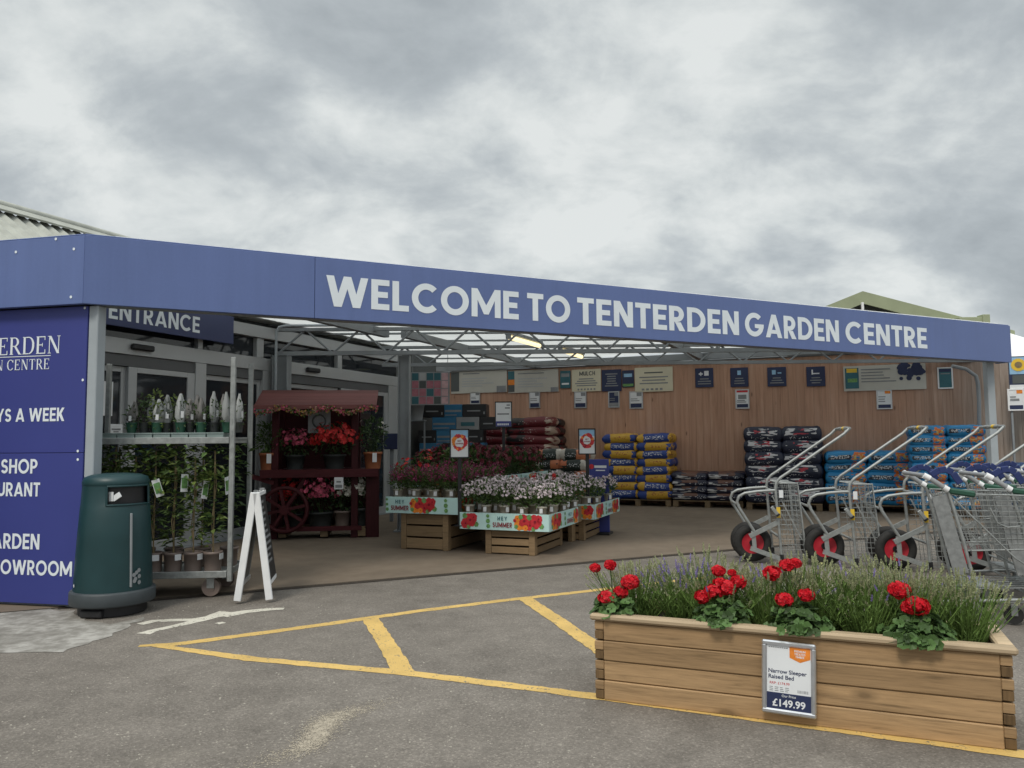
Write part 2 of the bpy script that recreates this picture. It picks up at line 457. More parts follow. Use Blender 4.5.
# ------------------------------------------------------------------ printed sack materials
def sackmat(name, body, layers, rough=0.35):
    n = N(name)
    g = n.coord('Generated'); s = n.sep(g)
    oi = n.new('ShaderNodeObjectInfo')
    ad = n.new('ShaderNodeVectorMath', operation='ADD')
    cb = n.new('ShaderNodeCombineXYZ'); n.l.new(n.math('MULTIPLY', oi.outputs['Random'], 30), cb.inputs[0])
    n.l.new(g, ad.inputs[0]); n.l.new(cb.outputs[0], ad.inputs[1])
    wob = n.math('MULTIPLY', n.math('SUBTRACT', n.noise(ad.outputs[0], 5, 4), 0.5), 0.16)
    gx = n.math('ADD', s[0], wob); gz = n.math('ADD', s[2], wob)
    col = n.mix(0.0, body, body)
    for (x0, x1, z0, z1, c, th, sc) in layers:
        m = n.math('MULTIPLY', n.band(gx, x0, x1), n.band(gz, z0, z1))
        if th:
            mp = n.new('ShaderNodeMapping'); n.l.new(ad.outputs[0], mp.inputs[0]); mp.inputs['Scale'].default_value = sc
            m = n.math('MULTIPLY', m, n.math('GREATER_THAN', n.noise(mp.outputs[0], 1.0, 2, 0.5), th))
        col = n.mix(m, col, c)
    wr = n.noise(ad.outputs[0], 9, 4, 0.6, 0.6)
    return n.set(col, rough, 0, 0.45, bump=wr, bstr=0.35, bdist=0.03)

WHT = (0.62, 0.64, 0.66, 1)
SACK = {
 'yb': sackmat('blue_and_yellow_sack_print', (0.020, 0.052, 0.24, 1), [(0.90, 2, -1, 2, (0.56, 0.33, 0.035, 1), 0, 0), (-1, 0.22, -1, 2, (0.56, 0.33, 0.035, 1), 0, 0),
        (0.24, 0.78, 0.38, 0.72, WHT, 0.54, (26, 4, 9)), (0.92, 2, 0.3, 0.7, (0.30, 0.12, 0.03, 1), 0.55, (22, 4, 7))]),
 'by': sackmat('yellow_and_blue_sack_print', (0.56, 0.33, 0.035, 1), [(-1, 0.28, -1, 2, (0.020, 0.052, 0.24, 1), 0, 0),
        (0.86, 2, 0.2, 0.8, (0.020, 0.052, 0.24, 1), 0.42, (6, 2, 3)), (0.40, 0.76, 0.4, 0.7, (0.36, 0.12, 0.03, 1), 0.55, (20, 4, 7))]),
 'jack': sackmat('navy_sack_with_wavy_logo', (0.014, 0.019, 0.042, 1), [(0.12, 0.86, 0.42, 0.84, (0.58, 0.58, 0.60, 1), 0.51, (2.6, 1, 6)), (0.3, 0.66, 0.45, 0.8, (0.42, 0.03, 0.05, 1), 0.55, (4, 1, 7)),
        (0.2, 0.75, 0.18, 0.34, WHT, 0.60, (30, 4, 12))]),
 'bn': sackmat('navy_and_brown_sack_print', (0.016, 0.018, 0.040, 1), [(0.30, 0.72, 0.50, 2, (0.14, 0.065, 0.045, 1), 0.42, (3, 2, 3)), (0.05, 0.55, 0.2, 0.62, (0.58, 0.58, 0.58, 1), 0.53, (3.2, 2, 6)),
        (0.66, 0.94, 0.3, 0.6, WHT, 0.58, (24, 4, 10))]),
 'bo': sackmat('bright_blue_sack_with_orange_panel', (0.018, 0.215, 0.46, 1), [(0.08, 0.60, 0.34, 0.66, (0.022, 0.030, 0.045, 1), 0.42, (3, 2, 3)), (0.14, 0.55, 0.40, 0.64, WHT, 0.52, (34, 4, 9)),
        (0.62, 0.93, 0.15, 0.85, (0.60, 0.15, 0.03, 1), 0.50, (6, 2, 5)), (0.64, 0.90, 0.3, 0.7, (0.58, 0.42, 0.12, 1), 0.55, (16, 3, 8))]),
 'db': sackmat('deep_blue_sack_print', (0.016, 0.050, 0.14, 1), [(0.2, 0.8, 0.35, 0.7, (0.3, 0.36, 0.42, 1), 0.56, (24, 4, 9))]),
 'rb': sackmat('dark_red_sack_print', (0.13, 0.016, 0.022, 1), [(-1, 0.42, 0.3, 2, (0.020, 0.018, 0.020, 1), 0.42, (4, 2, 3)), (0.3, 0.7, 0.35, 0.65, (0.38, 0.30, 0.28, 1), 0.60, (24, 4, 9)), (0.88, 2, -1, 2, (0.40, 0.32, 0.26, 1), 0.5, (4, 2, 4))]),
 'ob': sackmat('black_and_orange_sack_print', (0.018, 0.026, 0.024, 1), [(-1, 0.20, -1, 2, (0.50, 0.47, 0.42, 1), 0, 0), (0.62, 2, 0.2, 2, (0.50, 0.17, 0.08, 1), 0.38, (4, 2, 4)), (0.25, 0.6, 0.35, 0.65, WHT, 0.58, (26, 4, 10))]),
 'bl': sackmat('black_and_green_sack_print', (0.018, 0.030, 0.026, 1), [(0.80, 2, -1, 2, (0.50, 0.47, 0.42, 1), 0, 0), (-1, 0.3, 0.3, 2, (0.50, 0.15, 0.07, 1), 0.45, (4, 2, 4)), (0.35, 0.75, 0.35, 0.65, WHT, 0.58, (26, 4, 10))]),
}

def sack_mesh(name, L, Wd, H, mat, seed):
    r = random.Random(seed)
    nx, ny = 14, 9
    mb = MB()
    ph = [r.uniform(0, 6.28) for _ in range(8)]
    def pt(i, j, top):
        u = math.sin((i/nx*2-1)*PI/2); v = math.sin((j/ny*2-1)*PI/2)
        ex = (1-abs(u)**10)**0.5 if abs(u) < 1 else 0; ey = (1-abs(v)**10)**0.5 if abs(v) < 1 else 0
        h = ex*ey
        wob = 0.010*math.sin(5*u+ph[0])*math.cos(4*v+ph[1])+0.006*math.sin(11*u+ph[2]+3*v)
        sx = 1-0.035*(v*v)*(u*u); sy = 1-0.06*(u**4)+0.02*math.sin(3*u+ph[3])
        x = u*L/2*sx; y = v*Wd/2*sy
        z = H/2 + (H/2*h+wob*h)*(1 if top else -0.97)
        return (x, y, z)
    vt = {}; vs = []
    for top in (1, 0):
        for i in range(nx+1):
            for j in range(ny+1):
                edge = i in (0, nx) or j in (0, ny)
                if edge and not top: continue
                vt[(i, j, top)] = len(vs); vs.append(pt(i, j, top))
                if edge: vt[(i, j, 0)] = vt[(i, j, 1)]
    fs = []
    for i in range(nx):
        for j in range(ny):
            fs.append((vt[i, j, 1], vt[i+1, j, 1], vt[i+1, j+1, 1], vt[i, j+1, 1]))
            fs.append((vt[i, j, 0], vt[i, j+1, 0], vt[i+1, j+1, 0], vt[i+1, j, 0]))
    mb.add(vs, fs, 0, True)
    return mb.mesh(name, mat)

# ------------------------------------------------------------------ lettering
def arc(cx, cy, rx, ry, a0, a1, n=14):
    return [(cx+rx*math.cos(rad(a0+(a1-a0)*i/n)), cy+ry*math.sin(rad(a0+(a1-a0)*i/n))) for i in range(n+1)]
def strip(outer, inner):
    return [[outer[i], outer[i+1], inner[i+1], inner[i]] for i in range(len(outer)-1)]
def path(pts, w):
    L = []; R = []
    for i, p in enumerate(pts):
        a = pts[max(i-1, 0)]; b = pts[min(i+1, len(pts)-1)]
        dx, dy = b[0]-a[0], b[1]-a[1]; l = math.hypot(dx, dy)
        nx, ny = -dy/l*w/2, dx/l*w/2
        L.append((p[0]+nx, p[1]+ny)); R.append((p[0]-nx, p[1]-ny))
    return strip(L, R)
def rc(x0, y0, x1, y1): return [(x0, y0), (x1, y0), (x1, y1), (x0, y1)]
def pl(xb, xt, w, y0=0.0, y1=1.0): return [(xb, y0), (xb+w, y0), (xt+w, y1), (xt, y1)]

def glyphs(T=0.20):
    h = T*0.92
    def bowl(x1, y0, y1, t=T, hh=h):
        ry = (y1-y0)/2; rx = min(ry, x1*0.62); cx = x1-rx; cy = (y0+y1)/2
        o = [(t, y0)]+arc(cx, cy, rx, ry, -90, 90, 18)+[(t, y1)]
        i = [(t, y0+hh)]+arc(cx, cy, max(rx-t, .02), max(ry-hh, .02), -90, 90, 18)+[(t, y1-hh)]
        return strip(o, i)
    def meet(p, q, r, s_):                # crossing of line pq with line rs
        d1 = (q[0]-p[0], q[1]-p[1]); d2 = (s_[0]-r[0], s_[1]-r[1]); k = d1[0]*d2[1]-d1[1]*d2[0]
        t = ((r[0]-p[0])*d2[1]-(r[1]-p[1])*d2[0])/k
        return (p[0]+d1[0]*t, p[1]+d1[1]*t)
    g = {}
    g['E'] = (0.57, [[(0, 0), (.57, 0), (.57, h), (T, h), (T, .5-h/2), (.52, .5-h/2), (.52, .5+h/2), (T, .5+h/2), (T, 1-h), (.57, 1-h), (.57, 1), (0, 1)]])
    g['L'] = (0.53, [[(0, 0), (.53, 0), (.53, h), (T, h), (T, 1), (0, 1)]])
    g['T'] = (0.62, [[(.31-T/2, 0), (.31+T/2, 0), (.31+T/2, 1-h), (.62, 1-h), (.62, 1), (0, 1), (0, 1-h), (.31-T/2, 1-h)]])
    g['H'] = (0.70, [[(0, 0), (T, 0), (T, .5-h/2), (.70-T, .5-h/2), (.70-T, 0), (.70, 0), (.70, 1), (.70-T, 1), (.70-T, .5+h/2), (T, .5+h/2), (T, 1), (0, 1)]])
    g['I'] = (T, [rc(0, 0, T, 1)])
    d = T*1.08
    b1, b2, m, t = .235, .80, .52, 1.04
    g['W'] = (t+d, [[(0, 1), (b1, 0), (b1+d, 0), meet((b1+d, 0), (m+d, 1), (m, 1), (b2, 0)), (b2, 0), (b2+d, 0), (t+d, 1), (t, 1), meet((m+d, 1), (b2+d, 0), (b2, 0), (t, 1)), (m+d, 1), (m, 1), meet((d, 1), (b1+d, 0), (b1, 0), (m, 1)), (d, 1)]])
    w = 1.04
    g['M'] = (w, [[(0, 0), (T, 0), (T, .60), (w/2-.085, .10), (w/2+.085, .10), (w-T, .60), (w-T, 0), (w, 0), (w, 1), (w-T*1.0, 1), (w/2, .42), (T*1.0, 1), (0, 1)]])
    w = .75; e = 1.15*T; yA = 1-T/(w-e)
    g['N'] = (w, [[(0, 0), (T, 0), (T, yA), (w-e, 0), (w, 0), (w, 1), (w-T, 1), (w-T, 1-yA), (e, 1), (0, 1)]])
    w = .86; c = w/2; xi = lambda y: d+(c+d/2-d)*y
    g['A'] = (w, [[(0, 0), (d, 0), (c, (c-d)/(c-d/2)), (w-d, 0), (w, 0), (c+d/2, 1), (c-d/2, 1)], [(xi(.17), .17), (w-xi(.17), .17), (w-xi(.17+h*.85), .17+h*.85), (xi(.17+h*.85), .17+h*.85)]])
    g['K'] = (0.72, [rc(0, 0, T, 1), [(T, .34), (.20+T*.25, .385), (.72-d*1.2, 0), (.72, 0), (.42, .56), (.70, 1), (.70-d*1.15, 1), (T, .60)]])
    g['Y'] = (0.74, [[(0, 1), (d, 1), (.37, .60), (.74-d, 1), (.74, 1), (.37+T/2, .42), (.37+T/2, 0), (.37-T/2, 0), (.37-T/2, .42)]])
    g['O'] = (.96, strip(arc(.48, .5, .48, .51, 0, 360, 40), arc(.48, .5, .48-T, .51-T, 0, 360, 40)))
    g['C'] = (0.87, strip(arc(.48, .5, .48, .51, 44, 316, 30), arc(.48, .5, .48-T, .51-T, 44, 316, 30)))
    pi_, po_ = arc(.48, .5, .48-T, .51-T, 330, 331, 1)[0], arc(.48, .5, .48, .51, 330, 331, 1)[0]
    g['G'] = (.96, strip(arc(.48, .5, .48, .51, 44, 330, 32), arc(.48, .5, .48-T, .51-T, 44, 330, 32))+[[(.50, .53), (.50, .53-h*.85), pi_, po_, (.955, .40), (.96, .53)]])
    g['D'] = (0.80, [rc(0, 0, T, 1)]+bowl(.80, 0, 1))
    g['P'] = (0.62, [rc(0, 0, T, 1)]+bowl(.62, .34, 1))
    g['R'] = (0.67, [rc(0, 0, T, 1)]+bowl(.63, .355, 1)+[pl(.67-d*1.08, .24, d*1.08, 0, .353)])
    g['B'] = (0.65, [rc(0, 0, T, 1)]+bowl(.60, .5, 1)+bowl(.65, 0, .4995))
    g['U'] = (0.70, path([(T/2, 1), (T/2, .5)]+arc(.35, .35, .35-T/2, .35-T/2, 180, 360, 16)+[(.70-T/2, .5), (.70-T/2, 1)], T))
    g['S'] = (0.62, path(arc(.31, .70, .20, .205, 20, 250, 16)+arc(.31, .295, .215, .20, 75, -160, 18), T*.98))
    return g

def serif_glyphs():
    a, b = 0.145, 0.055      # thick, thin
    s = 0.05
    def stem(x, y0=0, y1=1, w=a): return [rc(x, y0, x+w, y1), rc(x-s, 0, x+w+s, .035), rc(x-s, .965, x+w+s, 1)]
    g = {}
    g['E'] = (.66, stem(s)+[rc(s, 0, .62, b), rc(s, 1-b, .60, 1), rc(s, .48, .44, .48+b), rc(.57, 0, .62, .24), rc(.555, .78, .60, 1), rc(.40, .40, .44, .62)])
    g['T'] = (.74, stem(.37-a/2)+[rc(.04, 1-b, .70, 1), rc(.04, .76, .085, 1), rc(.655, .76, .70, 1)])
    g['N'] = (.84, [rc(.10, 0, .10+b, 1), rc(.70, 0, .70+b, 1), pl(.62, .06, a*1.15), rc(0.02, 0, .24, .035), rc(0.0, .965, .2, 1), rc(.62, .965, .84, 1)])
    def bow(x0, x1, y0, y1):
        ry = (y1-y0)/2; cy = (y0+y1)/2; cx = x0+(x1-x0)*.42
        o = [(x0, y0)]+arc(cx, cy, x1-cx, ry, -90, 90, 16)+[(x0, y1)]
        i = [(x0, y0+b)]+arc(cx, cy, x1-cx-a, ry-b, -90, 90, 16)+[(x0, y1-b)]
        return strip(o, i)
    g['R'] = (.78, stem(s)+bow(s+a*.5, .62, .46, 1)+[pl(.62, .28, a*1.1, 0, .49), rc(.66, 0, .82, .035)])
    g['D'] = (.80, stem(s)+bow(s+a*.5, .78, 0, 1))
    def ringsec(a0, a1):
        o = arc(.42, .5, .42, .515, a0, a1, 28); n = len(o)
        i = []
        for k in range(n):
            t = rad(a0+(a1-a0)*k/(n-1)); wx = .42-(b+(a*1.05-b)*abs(math.cos(t))**1.3)
            wy = .515-(b+(a*1.05-b)*abs(math.cos(t))**1.3)
            i.append((.42+wx*math.cos(t), .5+wy*math.sin(t)))
        return strip(o, i)
    g['C'] = (.80, ringsec(40, 318)+[rc(.70, .68, .745, .98)])
    g['G'] = (.84, ringsec(40, 322)+[rc(.70, .68, .745, .98), rc(.66, .06, .66+a*.9, .42), rc(.58, .40, .86, .435)])
    g['A'] = (.84, [pl(.10, .38, b*1.1), pl(.60, .32, a*1.05), rc(.22, .30, .62, .30+b), rc(.0, 0, .24, .035), rc(.54, 0, .84, .035)])
    return g
GLY = glyphs(0.212); GLYB = glyphs(0.190); SER = serif_glyphs()

def write(mb, text, x, z, h, y=-0.003, gl=None, gap=0.11, space=0.34, align='l', wide=1.0, mi=0):
    """letters in the local x-z plane (facing -y); returns width"""
    gl = gl or GLY
    wd = 0
    for c in text: wd += space if c == ' ' else gl[c][0]+gap
    wd = (wd-gap)*h*wide
    cx = x if align == 'l' else (x-wd if align == 'r' else x-wd/2)
    k = 0
    for c in text:
        if c == ' ': cx += space*h*wide; continue
        for poly in gl[c][1]:
            yy = y-(0.0002*(k % 9) if gl is SER else 0.0); k += 1
            mb.add([(cx+p[0]*h*wide, yy, z+p[1]*h) for p in poly], [list(range(len(poly)))], mi)
        cx += (gl[c][0]+gap)*h*wide
    return wd

def type_text(mb, text, x, z, h, y=-0.003, bold=0.0, align='LEFT', mi=0):
    """small lettering with the built-in typeface, turned into mesh"""
    cu = bpy.data.curves.new('lettering', 'FONT'); cu.body = text; cu.size = h*1.37; cu.align_x = align; cu.offset = bold*h; cu.resolution_u = 4
    ob = bpy.data.objects.new('lettering_source', cu); COL.objects.link(ob)
    dg = bpy.context.evaluated_depsgraph_get()
    me = bpy.data.meshes.new_from_object(ob.evaluated_get(dg))
    mb.add([(x+v.co.x, y, z+v.co.y) for v in me.vertices], [list(p.vertices) for p in me.polygons], mi)
    bpy.data.objects.remove(ob); bpy.data.curves.remove(cu); bpy.data.meshes.remove(me)

def flower_print(mb, cx, cz, r, y, mi, rg, petals=6):
    """a flat printed bloom"""
    k = rg.uniform(0, 1)
    for q in range(petals):
        a = 2*PI*(q+k)/petals
        mb.disc((cx+math.cos(a)*r*.55, y-0.0002*q, cz+math.sin(a)*r*.55), (0, -1, 0), r*.55, 9, mi)

# ------------------------------------------------------------------ foliage helpers
def rdir(rg):
    z = rg.uniform(-1, 1); a = rg.uniform(0, 2*PI); s = math.sqrt(1-z*z)
    return Vector((s*math.cos(a), s*math.sin(a), z))
def add_leaf(mb, p, d, n, L, Wd, mi=0, fold=0.25):
    d = Vector(d).normalized(); n = Vector(n); n = (n-d*n.dot(d))
    if n.length < 1e-4: n = d.orthogonal()
    n.normalize(); s = d.cross(n)
    p = Vector(p)
    mb.add([p, p+d*L*.45+s*Wd*.5+n*Wd*fold, p+d*L-n*L*.08, p+d*L*.45-s*Wd*.5+n*Wd*fold, p+d*L*.5], [(0, 1, 2, 4), (0, 4, 2, 3)], mi)
def clump(mb, c, rx, ry, rz, n, L, Wd, rg, mi=0, shell=0.45, up=0.3):
    for _ in range(n):
        d = rdir(rg); k = shell+(1-shell)*rg.random()**.6
        p = Vector((c[0]+d.x*rx*k, c[1]+d.y*ry*k, c[2]+d.z*rz*k))
        dd = (d+rdir(rg)*.7+Vector((0, 0, up))).normalized()
        nn = (Vector((0, 0, 1))+rdir(rg)*.8)
        s = rg.uniform(.65, 1.25)
        add_leaf(mb, p, dd, nn, L*s, Wd*s, mi)
def bloom(mb, p, n, r, rg, mi=0, petals=5):
    n = Vector(n).normalized(); a = n.orthogonal().normalized(); b = n.cross(a); p = Vector(p); k = rg.random()
    for q in range(petals):
        t = 2*PI*(q+k)/petals; d = a*math.cos(t)+b*math.sin(t); s = n.cross(d)
        mb.add([p, p+d*r*.6+s*r*.42+n*r*.18, p+d*r+n*r*.1, p+d*r*.6-s*r*.42+n*r*.18], [(0, 1, 2, 3)], mi)
def pot_bm(r0, r1, h, z0=0.0, n=18):
    mb = MB()
    mb.lathe([(r0, z0), (r0, z0+0.001), (r1*.97, z0+h*.86), (r1*1.06, z0+h*.86), (r1*1.06, z0+h), (r1*.94, z0+h), (r1*.9, z0+h*.8)], n)
    mb.disc((0, 0, z0+0.0015), (0, 0, -1), r0, n)
    mb.disc((0, 0, z0+h*.86), (0, 0, 1), r1*.93, n, 1)
    return mb
# ------------------------------------------------------------------ setting: ground, floor, markings
UV = Vector((0.378, 0.926, 0)); NV = Vector((0.926, -0.378, 0))      # the shop's own grid: u runs away, -v runs right
GRID = -math.atan2(0.378, 0.926)

def sheet(name, pts, z, mat, kind='structure', thick=0.0):
    mb = MB()
    mb.add([(p[0], p[1], z) for p in pts], [list(range(len(pts)))])
    return tag(mb.build(name, mat), kind=kind)

sheet('ground', [(-600, -300), (600, -300), (600, 900), (-600, 900)], 0.0, M['tarmac'])
fl, fr = Vector((-2.994, 6.541)), Vector((2.607, 9.177))
fd = (fr-fl).normalized(); fnrm = Vector((-fd.y, fd.x))
A = fl-fd*4.5; B = fr+fd*9.0
sheet('shop_floor', [A, B, B+fnrm*14, A+fnrm*14], 0.008, M['floor'])
mb = MB()                                # dark drain slot along the edge of the shop floor
A2 = fl-fd*0.7
for a, b, w in ((A2, B, 0.05),):
    mb.add([(a.x-fnrm.x*w, a.y-fnrm.y*w, 0.004), (b.x-fnrm.x*w, b.y-fnrm.y*w, 0.004), (b.x, b.y, 0.0045), (a.x, a.y, 0.0045)], [(0, 1, 2, 3)])
    mb.add([(a.x, a.y, 0.0045), (b.x, b.y, 0.0045), (b.x+fnrm.x*.02, b.y+fnrm.y*.02, 0.012), (a.x+fnrm.x*.02, a.y+fnrm.y*.02, 0.012)], [(0, 1, 2, 3)])
M['drain'] = plain('dirty_drain_joint', (0.045, 0.036, 0.028, 1), 0.9, 0.4, 12)
tag(mb.build('floor_edge_joint', M['drain']), kind='structure')

ap = [G(-60, 604), G(0, 604), G(40, 609), G(72, 611), G(86, 620), G(112, 625), G(146, 617), G(110, 636), G(62, 653), G(0, 652), G(-60, 650)]
rg = random.Random(31); ap2 = []
for i in range(len(ap)):
    a, b = ap[i], ap[(i+1) % len(ap)]; L_ = (b-a).length; k = max(1, int(L_/.07)); nn = Vector((-(b-a).y, (b-a).x, 0)).normalized()
    for j in range(k): q = a+(b-a)*(j/k)+nn*rg.uniform(-.028, .028); ap2.append((q.x, q.y))
sheet('concrete_apron', ap2, 0.0025, M['apron'])

def wobble_strip(pix, widths, z, mat_idx, mb, rg, seg=0.05):
    """a painted line through ground points, with slightly ragged edges"""
    P = [G(*p) for p in pix]
    L = []; R = []
    for i in range(len(P)-1):
        a, b = P[i], P[i+1]; d = (b-a); n = Vector((-d.y, d.x, 0)).normalized(); k = max(2, int(d.length/seg))
        for j in range(k+1):
            if i and j == 0: continue
            t = j/k; w = widths[i]*(1-t)+widths[i+1]*t; c = a+d*t
            L.append(c+n*(w/2+rg.uniform(-.006, .006))); R.append(c-n*(w/2+rg.uniform(-.006, .006)))
    for i in range(len(L)-1):
        mb.add([(L[i].x, L[i].y, z), (R[i].x, R[i].y, z), (R[i+1].x, R[i+1].y, z), (L[i+1].x, L[i+1].y, z)], [(0, 1, 2, 3)], mat_idx)
rg = random.Random(3)
mb = MB()
wobble_strip([(139, 646), (180, 644), (300, 628), (420, 611), (500, 601), (590, 591), (660, 583), (730, 575)], [.05, .09, .09, .09, .09, .09, .09, .09], 0.0018, 0, mb, rg)
wobble_strip([(152, 645), (250, 659), (405, 673), (500, 684.5), (598, 697), (1040, 757)], [.06, .09, .09, .09, .09, .09], 0.0023, 0, mb, rg)
wobble_strip([(369, 617), (385, 641), (404, 673)], [.12, .12, .12], 0.0028, 0, mb, rg)
wobble_strip([(524, 598), (560, 622), (620, 664)], [.12, .12, .12], 0.0028, 0, mb, rg)
tag(mb.build('yellow_road_markings', M['yellow']), kind='structure')
mb = MB()
wobble_strip([(143, 634), (152, 631), (180, 625), (205, 619), (228, 612)], [.11, .075, .08, .11, .16], 0.0018, 0, mb, rg)
wobble_strip([(140, 624.5), (155, 621), (190, 620), (222, 615.5)], [.07, .08, .08, .09], 0.0022, 0, mb, rg)
wobble_strip([(222, 616), (245, 612), (270, 609.5), (284, 609)], [.15, .11, .10, .07], 0.0026, 0, mb, rg)
wobble_strip([(217, 624), (224, 622.5)], [.07, .06], 0.0018, 0, mb, rg)
tag(mb.build('white_road_marking', M['roadwhite']), kind='structure')
# spilt sand and loose grit
rg = random.Random(11)
c0 = G(318, 733); ax = (G(352, 712)-G(285, 748)).normalized(); bx = Vector((-ax.y, ax.x, 0))
M['sandgrain'] = plain('spilt_sand', (0.37, 0.325, 0.255, 1), 0.95, 0.25, 30)
mb = MB()
for k in range(6500):
    t_ = rg.gauss(0, .17)+(.10 if rg.random() < .35 else 0); q = c0+ax*t_+bx*(rg.gauss(0, .042)+.05*math.sin(t_*9))
    r = rg.uniform(.0012, .0042); a_ = rg.uniform(0, 6.28)
    mb.add([(q.x+r*rg.uniform(.7, 1.3)*math.cos(a_+j*PI/2), q.y+r*rg.uniform(.7, 1.3)*math.sin(a_+j*PI/2), .0018+.0006*rg.random()) for j in range(4)], [(0, 1, 2, 3)])
tag(mb.build('spilt_sand', M['sandgrain']), kind='stuff')
M['grit'] = plain('pale_grit_stone', (0.30, 0.28, 0.24, 1), 0.9, 0.35, 60)
mb = MB()
def pebble(mb, p, r, rg):
    vs = [p+Vector((d[0]*r*rg.uniform(.7, 1.2), d[1]*r*rg.uniform(.7, 1.2), max(-.001, d[2]*r*.6))) for d in
          [(1, 0, 0), (0, 1, 0), (-1, 0, 0), (0, -1, 0), (0, 0, 1.0)]]
    mb.add(vs, [(0, 1, 4), (1, 2, 4), (2, 3, 4), (3, 0, 4)])
for k in range(520):
    p = G(rg.uniform(-40, 600), 630+138*rg.random()**.8); pebble(mb, p, rg.choice([.003, .004, .005, .007]), rg)
for k in range(90):
    q = c0+ax*rg.gauss(0, .3)+bx*rg.gauss(0, .16); pebble(mb, q, rg.uniform(.003, .008), rg)
for k in range(70):
    p = G(rg.uniform(0, 330), rg.uniform(604, 618)); pebble(mb, p, rg.uniform(.004, .009), rg)
tag(mb.build('loose_grit', M['grit']), kind='stuff')

# ------------------------------------------------------------------ entrance canopy
FC = Vector((-3.43, 6.10)); FD = Vector((0.894, 0.448)); FA = math.atan2(FD.y, FD.x)
ZB, ZT, FL = 2.426, 2.985, 12.29
def fx(px, py):
    p = W(px, py, FC, FD); return (Vector((p.x, p.y))-FC).dot(FD), p.z
fas = thing('fascia_sign', 'long blue fascia sign with white welcome lettering over the open shop front', 'shop sign', (FC.x, FC.y, 0), FA)
xs = fx(315, 280)[0]
cuts = [0.0, xs, FL]
for i in range(2):
    mb = MB(); mb.box(cuts[i]+(0.002 if i else 0), cuts[i+1]-0.002, 0, 0.05, ZB, ZT, 0.003); mb.build('panel', M['fascia'], fas)
mb = MB(); mb.box(0.02, FL-.02, 0.05, 0.24, ZB+0.012, ZB+0.06); mb.box(0.02, FL-.02, .19, .24, ZB+.06, ZT-.05); mb.build('soffit_trim', M['greysteel'], fas)
mb = MB(); mb.box(0, FL, .004, .10, ZT+.001, ZT+.012, .003); mb.build('top_trim', M['fascia'], fas)
mb = MB(); mb.box(FL+.002, FL+.03, .002, .24, ZB, ZT, .003); mb.build('end_panel', M['fascia'], fas)
x0, zt0 = fx(326, 274.5); _, zb0 = fx(335, 306.5)
x1, zt1 = fx(925, 328.5); _, zb1 = fx(918, 348)
ztop = (zt0+zt1)/2; zbot = (zb0+zb1)/2; hh = ztop-zbot
print('fascia letters', x0, x1, zt0, zt1, zb0, zb1)
mb = MB()
for wd_, pa, pb in (('WELCOME', 326, 518.5), ('TO', 527, 570), ('TENTERDEN', 577, 738), ('GARDEN', 744, 837.5), ('CENTRE', 844, 925)):
    xa = fx(pa, 300)[0]; xb = fx(pb, 300)[0]
    tmp = MB(); nat = write(tmp, wd_, 0, 0, hh, gap=.095)
    write(mb, wd_, xa, zbot, hh, gap=.095, wide=(xb-xa)/nat)
mb.build('lettering', M['letter'], fas)
RA = math.atan2(-0.22, 0.975)            # short return of the fascia, running off to the left
ret = thing('fascia_return', 'plain blue fascia board turning the corner at the far left', 'shop sign', (FC.x, FC.y, 0), RA)
mb = MB(); mb.box(-4.5, -0.006, 0.002, 0.05, ZB, ZT, .003); mb.build('panel', M['fascia'], ret)
mb = MB(); mb.box(-4.5, -0.02, .05, .24, ZB+.012, ZB+.06); mb.build('soffit_trim', M['greysteel'], ret)
mb = MB(); mb.box(-4.5, -.02, .004, .10, ZT+.001, ZT+.012, .003); mb.build('top_trim', M['fascia'], ret)
for px, py in ((56, 239), (16, 252), (74, 249), (71, 297)):
    p = W(px, py, FC, (-0.975, 0.22)); lx = (Vector((p.x, p.y))-FC).dot(Vector((0.975, -0.22)))
    mb = MB(); mb.disc((lx, -.002, p.z), (0, -1, 0), .012, 10); mb.build('screw_cap', M['letter'], ret)

# wing wall with the shop's services listed
C0 = Vector((-3.44, 6.19)); CD = Vector((0.975, -0.22))
def cx(px, py):
    p = W(px, py, C0, CD); return (Vector((p.x, p.y))-C0).dot(CD), p.z
ws = thing('wall_sign', 'tall blue wall panel listing shop and restaurant in white letters left of the door', 'wall sign', (C0.x, C0.y, 0), RA)
zs = cx(60, 453)[1]
mb = MB(); mb.box(-3.6, 0, 0, .05, .03, zs-.002, .003); mb.build('lower_panel', M['wallblue'] if 'wallblue' in M else M.setdefault('wallblue', plain('deep_blue_wall_panel', (0.040, 0.052, 0.245, 1), 0.42, 0.06, 0.8, 0, 0.5)), ws)
mb = MB(); mb.box(-3.6, 0, 0, .05, zs+.002, ZB-.004, .003); mb.build('upper_panel', M['wallblue'], ws)
mb = MB(); mb.box(-3.6, .0, .05, .14, .0, ZB); mb.build('backing', M['greysteel'], ws)
mb = MB()
def wl(text, px, top, base, gl, gap, space=.34, wide=1.0):
    x, zt = cx(px, top); _, zb = cx(px, base)
    write(mb, text, x, zb, zt-zb, gl=gl, gap=gap, space=space, align='r', wide=wide)
wl('TENTERDEN', 61, 335.5, 353, SER, .10, wide=1.02)
wl('GARDEN CENTRE', 50, 358.5, 369, SER, .12, .40, wide=.95)
xr, zr = cx(51, 355.5); mb.box(xr-1.2, xr, -.0032, -.003, zr-.003, zr+.003)
wl('7 DAYS A WEEK'[2:], 65, 407.5, 421, GLYB, .10, wide=.92)
wl('SHOP', 38, 459, 473.5, GLYB, .10, wide=.95)
wl('RESTAURANT', 40.5, 482.5, 496.5, GLYB, .10, wide=.92)
wl('GARDEN', 40, 534, 549.5, GLYB, .10, wide=.92)
wl('SHOWROOM', 72.5, 561.5, 576.5, GLYB, .10, wide=.92)
mb.build('lettering', M['letter'], ws)
